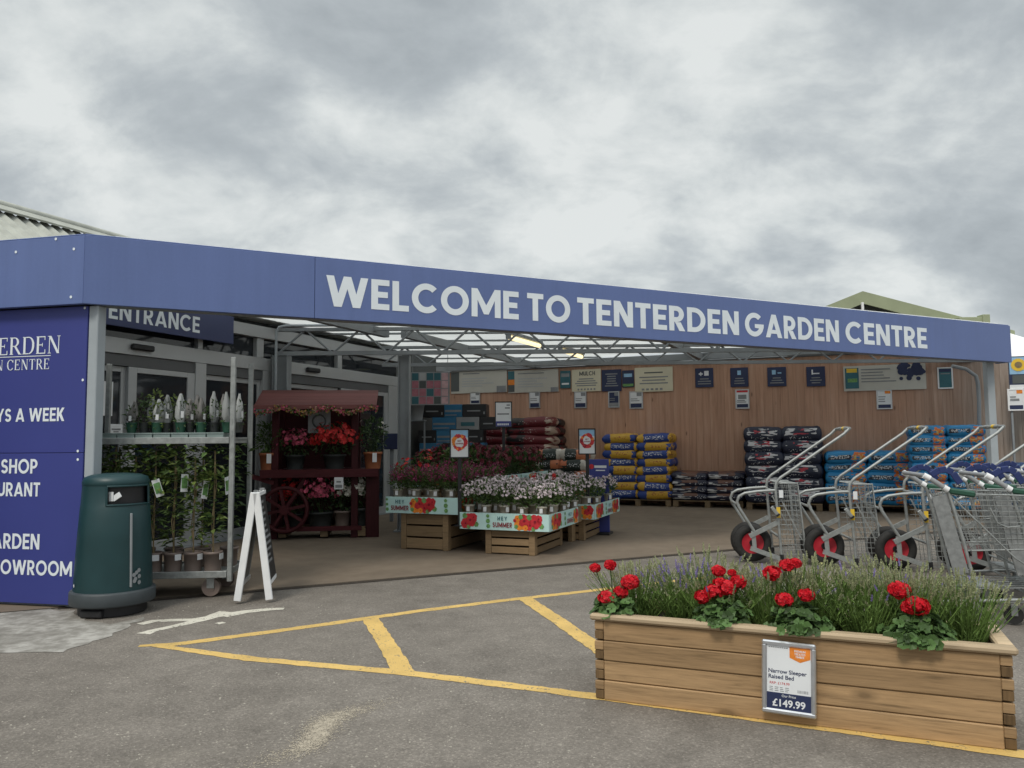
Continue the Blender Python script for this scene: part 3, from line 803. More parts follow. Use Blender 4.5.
for px, py in ((85, 308), (83, 380), (78, 451), (78, 459.5)):
    x, z = cx(px, py); mb = MB(); mb.disc((x, -.003, z), (0, -1, 0), .011, 10); mb.build('screw_cap', M['letter'], ws)
cp = thing('corner_post', 'pale grey square post between the blue wall sign and the entrance door', 'post', (C0.x, C0.y, 0), RA)
mb = MB(); mb.box(.003, .090, .01, .105, 0, ZB-.002, .006); mb.build('shaft', M['post'], cp)
mb = MB(); mb.box(.0, .11, -.01, .125, 0.008, .02, .003); mb.build('base_plate', M['greysteel'], cp)

# canopy frame and roof
can = thing('entrance_canopy', 'grey steel truss canopy with translucent roof sheets behind the blue fascia', 'canopy', (0, 11, 0))
def local(o, p): return Vector(p)-Vector(o.location)
RZ = 3.06
roofpts = [(-3.35, 6.42), (7.55, 11.85), (8.30, 13.45), (-3.3, 18.4), (-4.0, 15.5), (-5.2, 8.0)]
mb = MB(); n = len(roofpts)
mb.add([(p[0], p[1]-11, RZ) for p in roofpts], [list(range(n))[::-1]])
mb.build('roof_sheet', M['roof'], can)
def inside(y):                           # x-range of the roof at depth y
    xsx = []
    for i in range(n):
        a, b = roofpts[i], roofpts[(i+1) % n]
        if (a[1]-y)*(b[1]-y) < 0: t = (y-a[1])/(b[1]-a[1]); xsx.append(a[0]+(b[0]-a[0])*t)
    return min(xsx), max(xsx)
y = 7.6
while y < 17.6:
    a, b = inside(y); mb = MB(); mb.box(a+.15, b-.15, y-11-.035, y-11+.035, RZ-.028, RZ-.002); mb.build('purlin', M['greysteel'], can); y += 0.95
def truss(y, xa, xb, zb, zt, pitch):
    mb = MB()
    mb.bar((xa, y-11, zb), (xb, y-11, zb), .06, .06); mb.bar((xa, y-11, zt), (xb, y-11, zt), .06, .05)
    k = 0; x = xa
    while x+pitch <= xb:
        za, zc = (zb, zt) if k % 2 == 0 else (zt, zb)
        mb.tube([(x, y-11, za), (x+pitch, y-11, zc)], .017, 6); x += pitch; k += 1
    mb.build('truss', M['greysteel'], can)
truss(11.2, -3.42, 5.6, 2.60, 2.95, .40)
truss(13.6, -2.3, 8.6, 2.66, 2.97, .40)
for (a, b) in (((-1.64, 11.62), (.6, 17.0)), ((1.9, 11.2), (4.0, 15.8)), ((4.9, 11.4), (6.4, 14.6)), ((-3.4, 8.0), (-1.9, 11.6))):
    mb = MB(); mb.bar((a[0], a[1]-11, 2.94), (b[0], b[1]-11, 2.94), .10, .12); mb.build('rafter', M['greysteel'], can)
def column(px, y, w, x=None):
    X = (px-512)/F*y
    mb = MB()
    mb.box(X-w/2, X+w/2, y-11-.006, y-11+.006, 0, 2.57); mb.box(X-w/2, X-w/2+.012, y-11-w/2, y-11-.007, 0, 2.57); mb.box(X+w/2-.012, X+w/2, y-11-w/2, y-11-.007, 0, 2.57)
    mb.box(X-w/2, X-w/2+.012, y-11+.007, y-11+w/2, 0, 2.57); mb.box(X+w/2-.012, X+w/2, y-11+.007, y-11+w/2, 0, 2.57)
    mb.box(X-w*.8, X+w*.8, y-11-w*.8, y-11+w*.8, .009, .025)
    mb.build('post', M['greysteel'], can)
column(281, 11.2, .22); column(404, 11.3, .17)
mb = MB(); q = FC+FD*(FL-.16); nq = Vector((-FD.y, FD.x))
q = q+nq*.25
mb.box(q.x-.055, q.x+.055, q.y-11-.055, q.y-11+.055, 0, ZB+.05, .005); mb.build('post', M['post'], can)
mb = MB()                                # downpipe elbow at the left-hand post
X = (277-512)/F*11.05
mb.tube([(X+1.1, .02, 2.985), (X+.12, .02, 2.985), (X+.02, .02, 2.965), (X-.02, .02, 2.90), (X-.02, .02, 0.05)], .020, 10)
mb.build('downpipe', M['post'], can)
mb = MB()
Yd = 12.6
PX_ = lambda px, py: Vector((ray(px, py).x/ray(px, py).y*Yd, Yd-11, EYE+ray(px, py).z/ray(px, py).y*Yd))
mb.tube([PX_(952, 366), PX_(966, 369), PX_(976, 376), PX_(978, 384), PX_(979, 400), PX_(980, 470)], .03, 8)
mb.build('drainpipe', M['greysteel'], can)
for i, ((xa, ya), (xb, yb), lab) in enumerate((((508, 337), (540, 346), 'lit fluorescent tube under the canopy roof, the larger nearer one'), ((560, 350), (582, 357), 'lit fluorescent tube under the canopy roof, the smaller farther one'))):
    a = G(xa, ya, 2.90); b = G(xb, yb, 2.90)
    t = thing('tube_light', lab, 'light', (a.x, a.y, 2.90), math.atan2(b.y-a.y, b.x-a.x), 'fluorescent lights under the canopy')
    L = (b-a).length
    mb = MB(); mb.tube([(0.03, 0, 0), (L-.03, 0, 0)], .035, 10); mb.build('tube', M['lamp'], t)
    mb = MB(); mb.box(0, L, -.06, .06, .04, .09, .005); mb.box(0, .03, -.04, .04, -.03, .04); mb.box(L-.03, L, -.04, .04, -.03, .04); mb.build('housing', M['greysteel'], t)

# ------------------------------------------------------------------ shop front with sliding doors
W0 = Vector((-3.76, 10.63)); UA = math.atan2(0.923, 0.384)
def sx(px, py):
    p = W(px, py, W0, (0.384, 0.923)); return (Vector((p.x, p.y))-W0).dot(Vector((0.384, 0.923))), p.z
sf = thing('shop_front', 'grey framed glass shop front with sliding doors behind the plant trolley', 'building', (W0.x, W0.y, 0), UA)
mb = MB(); mb.box(-2.6, 4.25, -.02, .14, 2.34, 2.52, .004); mb.build('header_beam', M['trim'], sf)
mb = MB(); mb.box(-2.6, 4.25, -.05, .14, 2.80, 2.97, .004); mb.build('top_beam', M['trim'], sf)
mb = MB(); mb.box(-6.0, 6.0, .16, .30, 0, 3.1); mb.build('inner_wall', M['sagedark'], sf)
def stile(a, b, z0=0.0, z1=2.338, y0=-.02, nm='stile'):
    mb = MB(); mb.box(a, b, y0, .10, z0, z1, .004); mb.build(nm, M['trim'], sf)
for a, b in ((-2.6, -2.22), (-.83, -.65), (.44, .66), (3.83, 4.2)): stile(a, b, nm='jamb')
for a, b in ((-.80, -.72), (.30, .44), (2.24, 2.36)): stile(a, b, 2.521, 2.799, nm='transom_bar')
for a, b in ((-2.6, -.80), (-.72, .30), (.44, 2.24), (2.36, 4.2)):
    mb = MB(); mb.box(a+.002, b-.002, .05, .06, 2.522, 2.798); mb.build('transom_glass', M['glass'], sf)
def leaf(a, b, y, wst=.10):
    mb = MB()
    mb.box(a, a+wst, y-.025, y+.025, .02, 2.20, .003); mb.box(b-wst, b, y-.025, y+.025, .02, 2.20, .003)
    mb.box(a+wst, b-wst, y-.025, y+.025, 2.135, 2.20, .003); mb.box(a+wst, b-wst, y-.025, y+.025, .02, .14, .003)
    d = mb.build('door', M['trim'], sf)
    mb = MB(); mb.box(a+wst, b-wst, y-.005, y+.005, .14, 2.135); mb.build('glass', M['glass'], d)
leaf(-2.22, -1.80, .07); leaf(-1.84, -.83, .02, .12); leaf(-.65, .44, .06, .06)
leaf(.66, 2.32, .06, .10); leaf(2.36, 3.83, .02, .13)
M['trackgrey'] = plain('dark_track_cover', (0.10, 0.105, 0.11, 1), 0.5, 0.1, 4)
mb = MB(); mb.box(-2.22, 3.83, .0, .10, 2.205, 2.335); mb.build('track_cover', M['trackgrey'], sf)
mb = MB(); mb.box(-2.25, 4.25, -.1, .16, .009, .02); mb.build('threshold', M['greysteel'], sf)
for a in (sx(140, 350)[0], sx(311, 371)[0]):
    mb = MB(); mb.box(a-.16, a+.16, -.075, -.022, 2.40, 2.47, .015); mb.build('door_sensor', M['black'], sf)
# roof of the shop behind the fascia
mb = MB(); xa, xb, pt_ = -9.0, 4.2, 0.146
nseg = int((xb-xa)/pt_*6); P0 = []; P1 = []
ridge_y, ridge_z, eave_y, eave_z = 1.30, 4.02, -.15, 3.08
for i in range(nseg+1):
    x = xa+(xb-xa)*i/nseg; w = .025*math.sin(2*PI*x/pt_)
    P0.append((x, eave_y, eave_z+w)); P1.append((x, ridge_y, ridge_z+w))
mb.add(P0+P1, [(i, i+1, nseg+2+i, nseg+1+i) for i in range(nseg)], 0, True)
mb.add([(p[0], p[1], p[2]) for p in P1]+[(p[0], 6.0, 2.9+p[2]-ridge_z) for p in P1], [(i, i+1, nseg+2+i, nseg+1+i) for i in range(nseg)], 0, True)
rf = mb.build('roof', M['cement'], sf)
mb = MB(); mb.bar((xa, ridge_y-.07, ridge_z+.025), (xb, ridge_y-.07, ridge_z+.025), .22, .025, up=Vector((0, -.55, .83))); mb.tube([(xa, ridge_y+.02, ridge_z+.07), (xb, ridge_y+.02, ridge_z+.07)], .06, 10); mb.build('ridge_cap', M['cement'], rf)

M['entblue'] = plain('dark_navy_panel', (0.032, 0.045, 0.13, 1), 0.4, 0.06, 1, 0, 0.5)
es = thing('entrance_sign', 'dark blue board lettered ENTRANCE above the sliding door', 'sign', (W0.x, W0.y, 0), UA)
mb = MB(); mb.box(-2.55, -.30, -.14, -.10, 2.63, 3.0, .003); mb.build('board', M['entblue'], es)
xa_, z1_ = sx(109, 306); xb_, _ = sx(199, 330)
def esx(px, py):
    o = W0+Vector((0.923, -0.384))*.14; p = W(px, py, o, (0.384, 0.923)); return (Vector((p.x, p.y))-o).dot(Vector((0.384, 0.923))), p.z
xa_, zt_ = esx(109, 299.5); _, zb_ = esx(109, 319.5); xb_, zb2 = esx(199.5, 332); _, zt2 = esx(199.5, 318)
print('entrance', xa_, xb_, zt_, zb_, zt2, zb2)
h_ = (zt_+zt2)/2-(zb_+zb2)/2
tmp = MB(); nat = write(tmp, 'ENTRANCE', 0, 0, h_, gl=GLYB)
mb = MB(); write(mb, 'ENTRANCE', xa_, (zb_+zb2)/2, h_, y=-.143, gl=GLYB, wide=(xb_-xa_)/nat); mb.build('lettering', M['letter'], es)
def on_glass(name, lab, cat, px0, px1, py0, py1, mat, marks=()):
    (a, zt), (b, zb) = sx(px0, py0), sx(px1, py1)
    t = thing(name, lab, cat, (W0.x, W0.y, 0), UA)
    mb = MB(); mb.box(min(a, b), max(a, b), -.034, -.030, min(zt, zb), max(zt, zb)); mb.build('sheet', mat, t)
    if marks:
        mb = MB()
        for (u0, u1, v0, v1) in marks:
            mb.box(a+(b-a)*u0, a+(b-a)*u1, -.0365, -.035, zb+(zt-zb)*v0, zb+(zt-zb)*v1)
        mb.build('print', M['pgrey'], t)
on_glass('door_poster', 'plain pale poster stuck on the narrow pane beside the corner post', 'poster', 100, 110, 381, 416, M['paper'])
on_glass('door_notice', 'small white notice low on the door pane beside the corner post', 'notice', 107.5, 120, 424, 435, M['paper'], ((.15, .85, .45, .6), (.3, .7, .25, .35)))

# ------------------------------------------------------------------ timber back wall
TW = Vector((-1.88, 17.69)); TA = GRID
tw = thing('timber_wall', 'tall back wall of upright larch boards weathering to grey on the right', 'wall', (TW.x, TW.y, 0), TA)
mb = MB(); x = -2.2; rg = random.Random(5)
while x < 15.5:
    w = rg.choice([.13, .145, .145, .16]); mb.box(x+.0008, x+w-.0008, rg.uniform(-.002, .002), .03, .012, 2.86 if x < 10.9 else 2.67, .0015); x += w
mb.build('boarding', M['timber'], tw)
mb = MB(); mb.box(-2.2, 10.9, .032, .10, 0, 2.85); mb.box(10.9, 15.5, .032, .10, 0, 2.66); mb.build('backing', M['sagedark'], tw)
mb = MB(); mb.box(-2.2, 11.3, -.10, -.012, 2.89, 3.02, .004); mb.build('ring_beam', M['greysteel'], tw)
mb = MB(); mb.box(-2.2, 11.0, -.03, .12, 2.863, 2.885, .003); mb.box(11.001, 15.5, -.03, .12, 2.673, 2.70, .003); mb.build('capping', M['greysteel'], tw)
TD = Vector((0.926, -0.378))
def tx(px, py, off=0.0):
    o = TW-Vector((0.378, 0.926))*off
    p = W(px, py, o, TD); return (Vector((p.x, p.y))-o).dot(TD), p.z
def wall_sign(name, lab, cat, px0, py0, px1, py1, mat, off=.03, frame=None, group=None, prints=(), texts=()):
    a, zt = tx(px0, py0, off); b, zb = tx(px1, py1, off)
    t = thing(name, lab, cat, (TW.x, TW.y, 0), TA, group)
    w = b-a; h = zt-zb
    if frame:
        fw_ = .022
        mb = MB(); mb.box(a, b, -off, -off+.02, zb, zb+fw_, .002); mb.box(a, b, -off, -off+.02, zt-fw_, zt, .002)
        mb.box(a, a+fw_, -off, -off+.02, zb+fw_, zt-fw_); mb.box(b-fw_, b, -off, -off+.02, zb+fw_, zt-fw_); mb.build('frame', frame, t)
        mb = MB(); mb.box(a+fw_*.9, b-fw_*.9, -off+.006, -off+.012, zb+fw_*.9, zt-fw_*.9); mb.build('sheet', mat, t); y = -off+.004
    else:
        mb = MB(); mb.box(a, b, -off, -off+.012, zb, zt, .002); mb.build('sheet', mat, t); y = -off-.002
    by = {}
    for (u0, u1, v0, v1, m) in prints:
        k = by.setdefault(m, MB()); k.box(a+w*u0, a+w*u1, y-.0008*(len(by)), y+.0003, zb+h*v0, zb+h*v1)
    for m, k in by.items(): k.build('print', M[m], t)
    for (txt, u, v, hv, m) in texts:
        mb = MB(); write(mb, txt, a+w*u, zb+h*v, h*hv, y=y-.004, gl=GLYB, align='c', wide=.9); mb.build('lettering', M[m], t)
    return t
def lines(n, u0, u1, v0, v1, m, rg):
    out = []
    for i in range(n):
        v = v1-(v1-v0)*(i+.5)/n; e = u0+(u1-u0)*rg.uniform(.6, 1.0)
        out.append((u0, e, v-.022, v+.022, m))
    return out
def cent(n, u0, u1, v0, v1, m, rg):
    out = []
    for i in range(n):
        v = v1-(v1-v0)*(i+.5)/n; k = (u1-u0)/2*rg.uniform(.55, 1.0); c = (u0+u1)/2
        out.append((c-k, c+k, v-.025, v+.025, m))
    return out
rg = random.Random(9)
wall_sign('wall_banner', 'wide grey banner with a dark picture at left end, far left of timber wall', 'banner', 451, 371.5, 507, 392, M['greyban'], prints=[(0, .15, .1, .95, 'sagedark'), (.82, .98, 0, .28, 'pgrey')]+lines(1, .22, .6, .8, .92, 'pgrey', rg)+lines(4, .2, .8, .25, .7, 'trim', rg))
wall_sign('wall_banner', 'wide grey banner with a blue and orange picture at its left end', 'banner', 508, 371, 558.5, 391.5, M['greyban'], prints=[(0, .13, .6, .98, 'teal'), (0, .13, .36, .6, 'porange'), (0, .13, .05, .36, 'sagedark'), (.85, .99, 0, .2, 'pgrey')]+lines(1, .2, .85, .78, .92, 'pgrey', rg)+lines(4, .2, .8, .2, .68, 'trim', rg))
wall_sign('wall_poster', 'narrow dark teal poster just left of the MULCH banner', 'poster', 560, 371, 570.5, 388, M['teal'], prints=[(.1, .9, .65, .85, 'pgrey'), (.15, .85, .2, .3, 'paper')])
wall_sign('wall_banner', 'cream banner headed MULCH with lines of small print', 'banner', 571.5, 370, 601, 391, M['cream'], prints=cent(4, .06, .94, .22, .62, 'pgrey', rg)+[(.2+i*.11, .26+i*.11, .06, .14, 'pgrey') for i in range(6)], texts=(('MULCH', .54, .72, .19, 'sagedark'),))
wall_sign('wall_poster', 'square navy poster right beside the MULCH banner', 'poster', 601.5, 370, 621.5, 391, M['navy'], prints=cent(6, .15, .85, .2, .85, 'pgrey', rg))
wall_sign('wall_poster', 'small purple and blue poster between the navy poster and a cream banner', 'poster', 622, 370.5, 634, 387, M['navy'], prints=[(.05, .95, .05, .2, 'pgreen'), (.15, .85, .6, .8, 'psky')])
wall_sign('wall_banner', 'larger cream banner of centred print at right end of the sign row', 'banner', 634.5, 368, 673, 391, M['cream'], prints=cent(1, .2, .8, .70, .86, 'sagedark', rg)+cent(3, .08, .92, .28, .66, 'pgrey', rg)+[(.18+i*.12, .25+i*.12, .06, .14, 'pgrey') for i in range(5)])
A4 = [('under the left end of the sign row', 470, 392, 480, 404), ('below the banner with the blue and orange picture', 529, 391.5, 540, 408), ('below the MULCH banner', 574, 391.5, 586.5, 408),
      ('below the square navy poster', 608, 391.5, 619.5, 407.5), ('below the larger cream banner', 629, 391.5, 643, 408.5)]
for i, (w_, a, b, c, d) in enumerate(A4):
    dark = i == 3
    wall_sign('price_card', ('dark printed' if dark else 'white')+' price card in a slim frame '+w_, 'price card', a, b, c, d, M['navy'] if dark else M['paper'], frame=M['alu'], group='price cards on the timber wall',
              prints=[(.55, .9, .72, .92, 'pgrey'), (.1, .9, .06, .3, 'navy' if not dark else 'pgrey')]+lines(2, .12, .8, .4, .62, 'pgrey', rg))
NAVY = ['leftmost of four small navy notices on the timber wall', 'navy notice second from left, hung above a white price card', 'navy notice third from left of the four in a row', 'rightmost of four small navy notices, next to the wide white banner']
for i, (a, b, c, d) in enumerate(((695, 368.5, 713.5, 387), (730, 368, 748.5, 386.5), (767, 367.5, 786.5, 386), (806, 367, 825.5, 386))):
    ic = [[(.2, .42, .66, .74, 'paper'), (.28, .34, .6, .8, 'paper'), (.5, .75, .6, .85, 'paper')], [(.4, .6, .62, .85, 'psky')], [(.25, .45, .62, .85, 'psky'), (.55, .75, .66, .72, 'psky')], [(.28, .36, .6, .85, 'paper'), (.36, .7, .62, .68, 'paper')]][i]
    wall_sign('navy_notice', NAVY[i], 'notice', a, b, c, d, M['navy'], group='navy notices on the timber wall', prints=ic+cent(3, .12, .88, .12, .5, 'pgrey', rg))
wall_sign('price_card', 'white framed price card below the second navy notice', 'price card', 735, 389.5, 749.5, 408.5, M['paper'], frame=M['alu'], group='price cards on the timber wall', prints=[(.1, .9, .84, .94, 'pred'), (.1, .9, .06, .24, 'navy'), (.2, .8, .5, .72, 'pgrey')]+lines(2, .12, .8, .3, .46, 'pgrey', rg))
wall_sign('price_card', 'white framed price card below the wide white banner', 'price card', 876, 390, 892.5, 409, M['paper'], frame=M['alu'], group='price cards on the timber wall', prints=[(.55, .9, .80, .94, 'porange'), (.1, .9, .06, .24, 'navy')]+lines(3, .12, .8, .34, .7, 'pgrey', rg))
t = wall_sign('wall_banner', 'wide pale banner with a yellow-topped picture and a blue ink splash', 'banner', 843, 366.5, 926.5, 389, M['greyban'], prints=[(.02, .19, .1, .92, 'teal'), (.04, .17, .74, .9, 'pyellow'), (.05, .17, .35, .5, 'pgreen')]+lines(5, .22, .66, .3, .9, 'pgrey', rg))
a, zt = tx(843, 366.5, .03); b, zb = tx(926.5, 389, .03); mb = MB()
for k in range(34): mb.disc((a+(b-a)*rg.uniform(.68, .98), -.034-.0002*k, zb+(zt-zb)*min(.95, max(.2, rg.gauss(.7, .18)))), (0, -1, 0), rg.uniform(.03, .075), 9)
mb.build('print', M['navy'], t)
wall_sign('framed_notice', 'teal notice in a white frame right of the wide banner', 'notice', 937, 367.5, 953.5, 388.5, M['teal'], frame=M['white'], prints=[(.1, .9, .78, .92, 'navy'), (.2, .8, .68, .72, 'pgrey')])
t = wall_sign('garden_sign', 'sign with a yellow sunflower picture at the far right edge', 'sign', 1008, 357, 1040, 388, M['navy'], off=.5, prints=[(.0, 1.0, .0, .12, 'paper'), (.1, 1.0, .16, .42, 'sagedark'), (.02, 1.0, .45, .98, 'psky')])
a, zt = tx(1008, 357, .5); b, zb = tx(1040, 388, .5); cxx = a+(b-a)*.32; czz = zb+(zt-zb)*.74
mb = MB()
for k in range(14):
    q = 2*PI*k/14; mb.disc((cxx+.075*math.cos(q), -.508-.0002*k, czz+.075*math.sin(q)), (0, -1, 0), .035, 8)
mb.build('print', M['pyellow'], t)
mb = MB(); mb.disc((cxx, -.513, czz), (0, -1, 0), .055, 12); mb.build('print', M['stick'], t)
mb = MB(); mb.box(a-.0, a+.03, -.49, -.44, 0, zt+.1); mb.box(b-.03, b, -.49, -.44, 0, zt+.1); mb.build('post', M['greysteel'], t)
wall_sign('price_poster', 'white poster with an orange tag below the sunflower sign', 'poster', 1007, 389, 1025, 410.5, M['paper'], off=.52, frame=M['white'], prints=[(.55, .92, .78, .95, 'porange'), (.1, .9, .05, .25, 'navy'), (.15, .7, .45, .55, 'pgrey'), (.15, .5, .60, .66, 'pgrey')])

# ------------------------------------------------------------------ buildings beyond
def at(px, py, Y): d = ray(px, py); return CAM+d*(Y/d.y)
Yg = 27.0
R0 = at(862, 292, Yg); L0 = at(815, 311, Yg); R1 = at(985, 324, Yg)
gb = thing('gabled_building', 'sage green gabled roof rising behind the right end of the fascia', 'building', (R0.x, Yg, 0))
def gp_(p, dz=0): return Vector((p.x-R0.x, 0, p.z+dz))
sl = (R0.z-L0.z)/(R0.x-L0.x); sr = (R0.z-R1.z)/(R1.x-R0.x)
lx = L0.x-R0.x-1.2; rx = R1.x-R0.x+1.0
mb = MB()
for (xe, s_) in ((lx, sl), (rx, sr)):
    ze = R0.z-s_*abs(xe)
    v = [(0, 0, R0.z), (xe, 0, ze), (xe, 0, ze-.12), (0, 0, R0.z-.12)]
    mb.add(v+[(q[0], 14, q[2]) for q in v], [(0, 1, 2, 3), (0, 4, 5, 1), (2, 6, 7, 3), (1, 5, 6, 2)])
rf = mb.build('roof', M['sage'], gb)
mb = MB()
for (xe, s_) in ((lx, sl), (rx, sr)):
    ze = R0.z-s_*abs(xe); t_ = .42
    v = [(0, -.06, R0.z+.02), (xe, -.06, ze+.02), (xe, -.06, ze-t_), (0, -.06, R0.z-t_)]
    mb.add(v+[(q[0], -.002, q[2]) for q in v], [(0, 1, 2, 3), (0, 4, 5, 1), (2, 6, 7, 3), (1, 5, 6, 2)])
mb.build('bargeboard', M['sage'], gb)
mb = MB(); mb.add([(0, .5, R0.z-.14), (lx+.4, .5, R0.z-.14-sl*abs(lx+.4)), (lx+.4, .5, 0), (rx-.4, .5, 0), (rx-.4, .5, R0.z-.14-sr*abs(rx-.4))], [(0, 1, 2, 3, 4)])
mb.build('wall', M['sagedark'], gb)
zf0 = at(861, 303, Yg).z; zf1 = at(861, 316, Yg).z
mb = MB(); mb.box(-.09, -.01, -.14, -.062, zf1-.6, zf0, .01); mb.build('ventilator', M['white'], gb)
P0_ = at(956, 318, Yg-1); P1_ = at(985, 317, Yg-1)
fb = thing('flat_roof_block', 'low sage green flat parapet just right of the gabled roof', 'building', (P0_.x, Yg-1.2, 0))
mb = MB(); mb.box(0, P1_.x-P0_.x, 0, 4, 0, P0_.z, .01); mb.build('wall', M['sage'], fb)
mb = MB(); mb.box(P1_.x-P0_.x-.22, P1_.x-P0_.x+.02, -.05, .3, P0_.z-.45, P0_.z+.08, .01); mb.build('hopper', M['sage'], fb)
T0 = at(1046, 333, 24.0)
tn = thing('white_marquee', 'white pitched marquee roof beyond the right end of the fascia', 'marquee', (T0.x, 24, 0))
zb = at(1010, 358, 24).z-.3
mb = MB(); mb.add([(-2.2, 0, zb), (2.2, 0, zb), (2.2, 4.4, zb), (-2.2, 4.4, zb), (0, 2.2, T0.z+.4)], [(0, 1, 4), (1, 2, 4), (2, 3, 4), (3, 0, 4)]); mb.build('canopy', M['tentwhite'], tn)
mb = MB()
for (x, y) in ((-2.15, .05), (2.15, .05), (2.15, 4.35), (-2.15, 4.35)): mb = MB(); mb.tube([(x, y, 0), (x, y, zb)], .04, 8); mb.build('pole', M['steel'], tn)
def lz(Y, py, px=512):                   # height of photo pixel at depth Y
    d = ray(px, py); return EYE+d.z*(Y/d.y)

# ------------------------------------------------------------------ litter bin
bn = thing('litter_bin', 'dark teal round topped litter bin with a slot in front of the blue wall sign', 'bin', (-3.12, 6.10, 0.008), rad(-8))
bn.scale = (.88, .88, .955)
prof = [(.318, .16), (.312, .30), (.296, .60), (.279, .86), (.276, .865), (.268, 1.02)]
NS = 56
a0, a1 = -70, 14                        # the opening faces right of the camera
def sk(i, k):
    a = -180+360*(k+.5)/NS; a = (360*(k+.5)/NS+180) % 360-180
    return i == 4 and a0 < a < a1
mb = MB(); mb.lathe(prof, NS, skip=sk); mb.lathe([(.268, 1.021), (.272, 1.03), (.272, 1.05), (.255, 1.085), (.20, 1.105), (.10, 1.115), (.002, 1.118)], NS)
mb.build('body', M['binbody'], bn)
mb = MB(); mb.lathe([(.245, .80), (.240, 1.03)], 40); mb.lathe([(.002, .80), (.245, .80)], 40); mb.build('liner', M['black'], bn)
mb = MB()
for (aa) in (a0, a1):
    q = rad(aa); mb.tube([(.277*math.cos(q), .277*math.sin(q), .866), (.270*math.cos(q), .270*math.sin(q), 1.019)], .010, 6)
for (r_, z_) in ((.2775, .868), (.270, 1.017)):
    mb.tube([(r_*math.cos(rad(a0+(a1-a0)*k/14)), r_*math.sin(rad(a0+(a1-a0)*k/14)), z_) for k in range(15)], .009, 6)
mb.build('slot_rim', M['binbody'], bn)
mb = MB(); mb.lathe([(.318, .075), (.338, .08), (.345, .09), (.345, .175), (.338, .185), (.316, .19)], NS); mb.build('skirt', M['binskirt'], bn)
mb = MB(); mb.lathe([(.275, .0), (.275, .085)], 20); mb.box(-.10, .10, -.30, -.2, 0, .06, .01); mb.build('base', M['black'], bn)
mb = MB(); q = rad(-30)
mb.bar((.319*math.cos(q), .319*math.sin(q), .22), (.2905*math.cos(q), .2905*math.sin(q), .80), .018, .018, c=.004, up=Vector((math.cos(q), math.sin(q), 0)))
mb.build('hinge_strip', M['greysteel'], bn)
mb = MB()
for k in range(7):
    q = rad(-22+5*math.cos(k*2.2)); z_ = .25+.016*k
    mb.disc((.324*math.cos(q), .324*math.sin(q), z_), (math.cos(q), math.sin(q), 0), .017, 10)
mb.build('emblem', M['greysteel'], bn)
mb = MB(); q = rad(-125); mb.disc((.321*math.cos(q), .321*math.sin(q), .24), (math.cos(q), math.sin(q), 0), .014, 6); mb.build('sticker', M['paper'], bn)
mb = MB(); rg = random.Random(2)
for k in range(2): q = rad(-64+4*k); mb.box(-.02, .02, -.004, .004, 0, .07, M=Matrix.Translation((.215*math.cos(q), .215*math.sin(q), .86+.015*(k % 3))) @ Matrix.Rotation(k, 4, 'Y'))
tag(mb.build('crumpled_litter', M['paper'], None, (-3.12, 6.10, .008), rad(-8)), 'crumpled white paper showing in the slot of the teal bin', 'litter')

# ------------------------------------------------------------------ plant trolley
TR = Vector((-2.395, 6.60, .008)); TRA = rad(4.5)
tl = thing('plant_trolley', 'tall galvanised two shelf plant trolley beside the entrance door', 'trolley', TR, TRA)
TL, TW_ = 1.28, .58
for (x, y, h) in ((0, 0, 2.03), (-.0, TW_, 2.03), (-TL, 0, 2.03), (-TL, TW_, 2.03)):
    mb = MB(); mb.box(x-.02, x+.02, y-.02, y+.02, .13, h, .004)
    for k in range(16): mb.box(x-.006, x+.006, y-.0225, y-.0205, .30+k*.105, .345+k*.105)
    mb.build('post', M['zinc'], tl)
def shelf(z, nm):
    mb = MB(); mb.box(-TL+.022, -.022, -.0, TW_, z, z+.012)
    for y in (-.012, TW_-.012+.012): mb.box(-TL+.022, -.022, y-.012, y+.012, z-.025, z+.03, .003)
    for x in (-TL+.03, -.03): mb.box(x-.008, x+.008, .014, TW_-.014, z-.02, z+.028)
    mb.build(nm, M['zinc'], tl)
shelf(1.315, 'shelf'); shelf(.19, 'deck')
for (x, y) in ((-.17, .07), (-.17, TW_-.07), (-TL+.17, .07), (-TL+.17, TW_-.07)):
    mb = MB(); mb.box(x-.03, x+.03, y-.035, y-.028, .07, .165); mb.box(x-.03, x+.03, y+.028, y+.035, .07, .165); mb.box(x-.04, x+.04, y-.035, y+.035, .150, .168)
    c = mb.build('castor', M['zinc'], tl)
    mb = MB(); mb.tube([(x, y-.022, .075), (x, y+.022, .075)], .075, 22, smooth=False); mb.tube([(x, y-.027, .075), (x, y+.027, .075)], .035, 14, smooth=False); mb.build('wheel', M['taupe'], c)
RTL = Matrix.Translation(TR) @ Matrix.Rotation(TRA, 4, 'Z')
def on_trolley(x, y, z): return RTL @ Vector((x, y, z))

# bare-root climbers in white sleeves on the top shelf
def sleeve_mesh(rg, h):
    mb = MB(); n = 16
    prof = [(.024, .07), (.038, .12), (.046, h*.40), (.044, h*.62), (.030, h*.80), (.016, h*.93), (.010, h)]
    vs = []; ph = rg.random()*6; lean = rg.uniform(-.03, .03); op = rg.randrange(n)
    for i, (r, z) in enumerate(prof):
        for k in range(n):
            a = 2*PI*k/n; rr = r*(1+.16*math.sin(3*a+ph+z*9)+.12*math.sin(7*a+z*26)+rg.uniform(-.06, .06))
            vs.append((rr*1.0*math.cos(a)+lean*z/h, rr*.7*math.sin(a), z+rg.uniform(-.006, .006)))
    fs = [(i*n+k, i*n+(k+1) % n, (i+1)*n+(k+1) % n, (i+1)*n+k) for i in range(len(prof)-1) for k in range(n) if not (i in (2, 3, 4) and k in (11, 12, 13) and (k*7+i*3+op) % 4)]
    mb.add(vs, fs, 0, True)
    return mb
